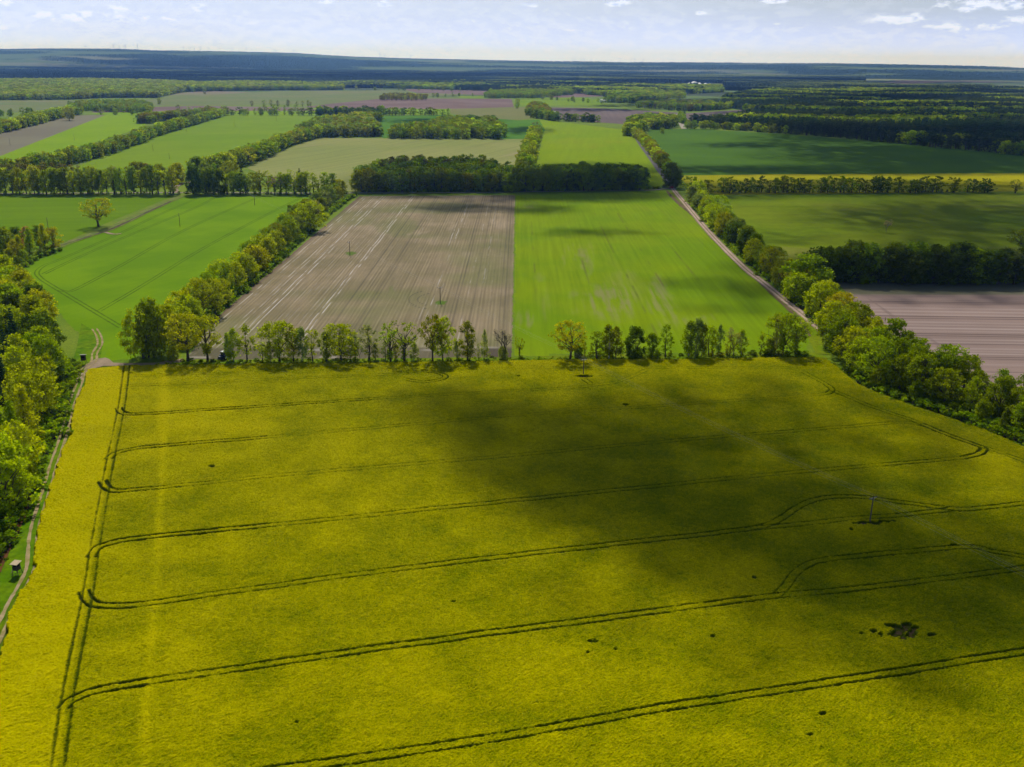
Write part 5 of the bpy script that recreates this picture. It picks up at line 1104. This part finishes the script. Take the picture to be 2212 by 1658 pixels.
# ---------------------------------------------------------------- blue tractor at the edge of the sown field
BLUE = simple('blue_paint', (.012, .045, .20), .35, nz=.1, spec=.5); TYRE = simple('tyre_rubber', (.018, .018, .018), .85, nz=.2); GLASS = simple('cab_glass', (.012, .015, .02), .08, nz=.05, spec=.8); WHITE = simple('white_roof', (.80, .82, .84), .5, nz=.04); RIM = simple('rim_paint', (.55, .55, .52), .5)
def wheel(o, name, c, r, w, rim=RIM):
    A = Acc(); n = 28; P = []
    prof = [(-w/2, r*.55), (-w/2, r*.9), (-w*.36, r), (w*.36, r), (w/2, r*.9), (w/2, r*.55)]; V = []
    for i in range(n):
        t = 2*math.pi*i/n; k = 1.0 if i % 2 else .96
        for (x, rr) in prof: q = rr*(k if rr > r*.95 else 1); V.append([c[0]+x, c[1]+q*math.cos(t), c[2]+q*math.sin(t)])
    F = [[i*6+j, i*6+j+1, ((i+1) % n)*6+j+1, ((i+1) % n)*6+j] for i in range(n) for j in range(5)]; A.add(V, F); wo = obj(name, A.mesh(name, [TYRE]), o)
    A = Acc(); A.tube([[c[0]-w*.3, c[1], c[2]], [c[0]+w*.3, c[1], c[2]]], [r*.56, r*.56], 20, cap=True); A.tube([[c[0]-w*.42, c[1], c[2]], [c[0]+w*.42, c[1], c[2]]], [r*.18, r*.18], 10, cap=True); obj('rim', A.mesh('rim', [rim], False), wo)
P = at(487, 776); o = thing('tractor', 'dark blue tractor with white cab roof at the edge of the sown field', 'tractor', (P[0], P[1], 0), math.radians(-32))
A = Acc(); A.box((-.42, .1, .95), (.42, 2.5, 1.75)); A.box((-.36, .2, 1.75), (.36, 2.35, 1.92)); A.box((-.3, -1.2, .7), (.3, 2.3, .98)); A.box((-.38, 2.5, 1.0), (.38, 2.62, 1.65)); obj('body', A.mesh('body', [BLUE]), o)
A = Acc(); A.box((-.78, -1.35, 1.15), (.78, .1, 1.35))
for i in (-1, 1):
    for yy in (-1.33, .04): A.box((i*.76-.04, yy-.04, 1.35), (i*.76+.04, yy+.04, 2.95))
cabo = obj('cab', A.mesh('cab', [BLUE]), o); A = Acc(); A.box((-.73, -1.3, 1.36), (.73, .03, 2.94)); obj('window', A.mesh('window', [GLASS]), cabo)
A = Acc(); A.box((-.86, -1.5, 2.96), (.86, .2, 3.12)); A.box((-.7, -1.35, 3.12), (.7, .05, 3.2)); obj('roof', A.mesh('roof', [WHITE]), cabo)
for i in (-1, 1):
    A = Acc(); A.box((i*.95-.32, -1.5, 1.72), (i*.95+.32, .0, 1.80)); A.box((i*.95-.32, -1.62, 1.2), (i*.95+.32, -1.5, 1.76)); obj('mudguard', A.mesh('mudguard', [BLUE]), o)
    wheel(o, 'wheel', (i*.98, -.7, .86), .86, .55); wheel(o, 'wheel', (i*.86, 1.75, .62), .62, .42)
A = Acc(); A.tube([[.5, .5, 1.6], [.5, .5, 2.8]], [.05, .05], 8, cap=True); obj('exhaust', A.mesh('exhaust', [STEEL]), o)
A = Acc(); A.box((-1.25, -2.7, .5), (1.25, -2.2, .75)); A.box((-.9, -2.65, .75), (.9, -1.75, 1.5))
for i in range(7): A.box((-1.2+i*.4-.04, -2.95, .0), (-1.2+i*.4+.04, -2.85, .6))
obj('seed_drill', A.mesh('seed_drill', [simple('dark_implement', (.02, .035, .06), .5)]), o)
# ---------------------------------------------------------------- cars and a walker
def car(x, y, rz, paint, label, L=4.1):
    P = at(x, y); o = thing('parked_car', label, 'car', (P[0], P[1], .3), rz); A = Acc()
    prof = [(-L/2, .35), (-L/2, .85), (-L/2+.25, .98), (-L*.36, 1.42), (-L*.05, 1.50), (L*.14, 1.40), (L*.30, .95), (L/2-.1, .82), (L/2, .6), (L/2, .35)]
    n = len(prof); V = [[-.85 if z < 1.1 else -.66, y_, z] for y_, z in prof]+[[.85 if z < 1.1 else .66, y_, z] for y_, z in prof]; F = [[i, (i+1) % n, n+(i+1) % n, n+i] for i in range(n)]
    A.add(V, F); A.add(V, [[0, 9, 8, 7], [0, 7, 6, 1], [1, 6, 2, 2], [2, 6, 5, 3], [3, 5, 4, 4], [10, 17, 18, 19], [10, 11, 16, 17], [11, 12, 16, 16], [12, 13, 15, 16], [13, 14, 15, 15]]); obj('body', A.mesh('body', [paint]), o)
    A = Acc(); A.add([[-.74, L*.275, 1.02], [.74, L*.275, 1.02], [.62, L*.155, 1.40], [-.62, L*.155, 1.40]], [[0, 1, 2, 3]]); A.add([[-.74, -L*.475+.12, 1.04], [.74, -L*.475+.12, 1.04], [.62, -L*.375, 1.40], [-.62, -L*.375, 1.40]], [[0, 1, 2, 3]])
    for i in (-1, 1): A.add([[i*.83, -L*.38, 1.0], [i*.83, L*.24, 1.0], [i*.70, L*.13, 1.36], [i*.70, -L*.33, 1.36]], [[0, 1, 2, 3]])
    obj('window', A.mesh('window', [GLASS]), o)
    for i in (-1, 1):
        for j in (-1, 1): wheel(o, 'wheel', (i*.78, j*L*.31, .32), .32, .2)
car(1450, 407.5, .9, simple('red_paint', (.42, .02, .02), .3, spec=.5), 'small red car at the junction below the dark tree')
car(203, 409, 1.4, simple('white_paint', (.75, .75, .75), .3, spec=.5), 'white car parked beside the red-gabled farmhouse', 4.6)
car(615, 408, .3, simple('white_paint_b', (.75, .76, .76), .3, spec=.5), 'white van parked behind the lane trees, right of centre-left', 5.0)
def person(x, y, label):
    P = at(x, y); o = thing('person', label, 'person', (P[0], P[1], .3), .4)
    J = [(0, 0, .95), (0, 0, 1.2), (0, 0, 1.42), (0, .01, 1.52), (0, .02, 1.62), (0, .02, 1.74), (.17, 0, 1.40), (.24, .02, 1.14), (.25, .10, .90), (-.17, 0, 1.40), (-.24, -.02, 1.14), (-.25, -.08, .90), (.09, .02, .90), (.11, .12, .50), (.11, .10, .08), (.11, .24, .04), (-.09, 0, .90), (-.11, -.06, .50), (-.11, -.20, .10), (-.11, -.08, .04)]
    R_ = [.14, .13, .15, .055, .09, .085, .06, .045, .035, .06, .045, .035, .09, .065, .045, .035, .09, .065, .045, .035]; E = [(0, 1), (1, 2), (2, 3), (3, 4), (4, 5), (2, 6), (6, 7), (7, 8), (2, 9), (9, 10), (10, 11), (0, 12), (12, 13), (13, 14), (14, 15), (0, 16), (16, 17), (17, 18), (18, 19)]
    me = bpy.data.meshes.new('person_body'); me.from_pydata(J, E, []); b = obj('body', me, o); md = b.modifiers.new('skin', 'SKIN')
    for i, v in enumerate(me.skin_vertices[0].data if me.skin_vertices else []): v.radius = (R_[i], R_[i]); v.use_root = i == 0
    b.modifiers.new('sub', 'SUBSURF').levels = 1; me.materials.append(simple('dark_clothing', (.03, .03, .05), .9))
person(1456.8, 408.5, 'person in dark clothes walking at the junction beside the red car')
# ---------------------------------------------------------------- houses, barns, tanks
def house(P, L, W_, eave, ridge, rz, wallc, roofc, label, name='farmhouse', cat='house', wins=3, chim=True):
    o = thing(name, label, cat, (P[0], P[1], 0), rz); wm = simple('wall_'+label[:12], wallc, .85, nz=.12); rm = simple('roof_'+label[:12], roofc, .7, nz=.2, sc=1.5); l, w = L/2, W_/2
    A = Acc(); V = [[-l, -w, 0], [l, -w, 0], [l, w, 0], [-l, w, 0], [-l, -w, eave], [l, -w, eave], [l, w, eave], [-l, w, eave], [-l, 0, ridge-.15], [l, 0, ridge-.15]]
    A.add(V, [[0, 1, 5, 4], [2, 3, 7, 6], [1, 2, 6, 5], [3, 0, 4, 7], [5, 6, 9, 9], [7, 4, 8, 8]]); wo = obj('wall', A.mesh('wall', [wm]), o)
    A = Acc(); e = .5
    for s_ in (-1, 1): A.add([[-l-e, s_*(w+e), eave-e*(ridge-eave)/w], [l+e, s_*(w+e), eave-e*(ridge-eave)/w], [l+e, 0, ridge], [-l-e, 0, ridge], [-l-e, s_*(w+e), eave+.2-e*(ridge-eave)/w], [l+e, s_*(w+e), eave+.2-e*(ridge-eave)/w], [l+e, 0, ridge+.2], [-l-e, 0, ridge+.2]], [[0, 1, 2, 3], [4, 5, 6, 7], [0, 1, 5, 4], [1, 2, 6, 5], [3, 0, 4, 7]])
    ro = obj('roof', A.mesh('roof', [rm]), o)
    if chim: A = Acc(); A.box((l*.3, -.4, ridge-.6), (l*.3+.8, .4, ridge+1.1)); obj('chimney', A.mesh('chimney', [simple('brick', (.2, .08, .06))]), ro)
    for k in range(wins):
        x = -l+L*(k+.5)/wins; A = Acc(); A.box((x-.6, -w-.04, 1.0), (x+.6, -w+.02, 2.3)); obj('window', A.mesh('window', [GLASS]), wo)
    A = Acc(); A.box((-l+L*.5/wins+1.4, -w-.05, .05), (-l+L*.5/wins+2.4, -w+.02, 2.1)); obj('door', A.mesh('door', [simple('door', (.10, .06, .04))]), wo)
house(at(190, 407), 16, 11, 3.2, 8.5, 1.2, (.16, .06, .05), (.25, .20, .20), 'farmhouse with dark red gable half hidden behind the lane trees')
house(at(604, 402), 18, 11, 3.0, 7.5, .1, (.5, .45, .4), (.30, .09, .07), 'farmhouse with a red roof behind the lane trees, left of the conifer')
house(at(1184, 398), 16, 11, 3.0, 8.5, 0, (.35, .12, .09), (.16, .05, .05), 'house with dark red roof hidden in the shaded central wood')
house(at(1312, 221), 40, 16, 4, 7.5, .2, (.7, .7, .68), (.60, .66, .66), 'long pale farm barn at the left edge of the dark grove', 'barn', 'barn', 5, False)
house(at(1327, 220), 26, 14, 4, 7, .2, (.6, .6, .58), (.55, .60, .62), 'shorter pale farm barn right beside the long one', 'barn', 'barn', 4, False)
house(at(1195, 246), 12, 8, 3, 5, .2, (.5, .5, .48), (.5, .5, .5), 'small pale shed beside the rust-coloured copse', 'shed', 'shed', 2, False)
for (x, y, r, h, l) in [(1489, 184.5, 16, 8, 'left white gas tank with cone roof at the biogas farm'), (1499.5, 185.5, 19, 15, 'tall central white dome of the biogas farm'), (1511, 184.5, 17, 8, 'right white gas tank with cone roof at the biogas farm'), (1524, 184.5, 12, 6, 'smaller pale tank at the right end of the biogas farm')]:
    P = at(x, y); o = thing('gas_tank', l, 'gas tank', (P[0], P[1], 0), 0, 'tanks of the biogas farm'); A = Acc(); A.tube([[0, 0, 0], [0, 0, 5]], [r, r], 28); obj('tank_wall', A.mesh('tank_wall', [simple('tank_wall', (.35, .40, .38))]), o)
    A = Acc(); n = 6; A.tube([[0, 0, 5+(h if h > 10 else h)*math.sin(k/n*math.pi/2)*(1 if h > 10 else 1)] for k in range(n+1)], [max(.2, r*1.03*(math.cos(k/n*math.pi/2) if h > 10 else 1-math.sin(k/n*math.pi/2))) for k in range(n+1)], 28); obj('dome', A.mesh('dome', [WHITE], True), o)
for i, (x, y, L, l) in enumerate([(957, 137.6, 260, 'long white greenhouse at the foot of the hills'), (990, 137.5, 120, 'smaller white hall at the foot of the hills'), (1022, 140, 90, 'pale hall right of the greenhouses below the hills'), (1364, 151, 130, 'white industrial hall in the far plain, left of its neighbour'), (1380, 151, 90, 'white industrial hall in the far plain, right of its neighbour'), (383, 128, 170, 'pale hall among trees below the left hills'), (1853, 177, 40, 'white barn beside the far ploughed strip'), (1905, 153, 80, 'pale hall in the plain at far right'), (2135, 148, 220, 'yellowish hall on the plain near the right edge')]):
    house(at(x, max(y, 139)), L, L*.3, 7, 11, .1, (.7, .7, .7), (.75, .75, .76), l, 'industrial_hall', 'hall', 3, False)
# ---------------------------------------------------------------- wind turbines on the ridge
TW = simple('turbine_white', (.55, .56, .58), .5, nz=.03)
def turbine_parts():
    A = Acc(); A.tube([[0, 0, -5], [0, 0, 60], [0, 0, 118]], [3.4, 2.7, 1.8], 10); a = A.mesh('tower', [TW])
    A = Acc(); A.box((-2.2, -7, -2.2), (2.2, 5, 2.4)); b = A.mesh('nacelle', [TW])
    A = Acc(); A.tube([[0, -9.5, 0], [0, -7, 0]], [.8, 2.2], 10, cap=True)
    for k in range(3):
        t = 2*math.pi*k/3; c, s = math.sin(t), math.cos(t); A.tube([[0, -8, 0], [c*6, -8, s*6], [c*18, -8, s*18], [c*50, -8, s*50]], [1.0, 2.2, 2.6, .5], 6)
    return a, b, A.mesh('rotor', [TW])
ta, tb, tr_ = turbine_parts()
TX = [(187, 6), (241, 5), (246, 8), (248, 9), (260, 8), (269, 5), (273, 9), (299, 9), (397, 9), (412, 8), (421, 7), (434, 9), (452, 8), (475, 5), (502, 5), (532, 9), (595, 7), (635, 4), (820, 10), (831, 7), (840, 8), (857, 8), (887, 9), (1238, 5), (1242, 5), (1255, 5), (1262, 5), (1277, 5), (1341, 7), (1364, 7), (1371, 6), (1388, 7), (1391, 7)]
ONES = ['' for _ in TX]
for i, (x, hp) in enumerate(TX):
    d = px_dir(x, 120); az = math.atan2(d[0], d[1]); cr, R0 = crest_at(x, 120); s = (hp*1.15/FPX*R0*1.05)/(118+40)
    s = max(.42, min(s, .78)); Rr = R0+60
    o = thing('wind_turbine', f'tiny wind turbine on the horizon ridge, {ordw(i+1)} from the left', 'wind turbine', (Rr*math.sin(az), Rr*math.cos(az), max(cr, 5)-4), RNG.uniform(-.8, .8)-az, 'wind turbines along the ridge', (s*1.3, s*1.3, s))
    obj('tower', ta, o); q = obj('nacelle', tb, o); q.location = (0, 0, 119); q = obj('rotor', tr_, o); q.location = (0, 0, 119); q.rotation_euler = (0, RNG.uniform(0, 2), 0)
# ---------------------------------------------------------------- haze
HAZE_DENSITY = 5.4e-5
A = Acc(); A.box((-FAR-400, -3400, -1.2), (FAR+400, FAR+400, 392)); hz, ht = mat('haze')
pv = ht.N('ShaderNodeVolumePrincipled'); pv.inputs['Color'].default_value = (.19, .41, 1.0, 1); pv.inputs['Density'].default_value = HAZE_DENSITY; pv.inputs['Anisotropy'].default_value = .55
pv.inputs['Absorption Color'].default_value = (1, 1, 1, 1)
mo = ht.n.new('ShaderNodeOutputMaterial'); ht.l.new(pv.outputs[0], mo.inputs['Volume'])
obj('haze', A.mesh('haze', [hz], attrs=False), kind='stuff', label='pale blue haze in the air over the whole plain', category='haze')
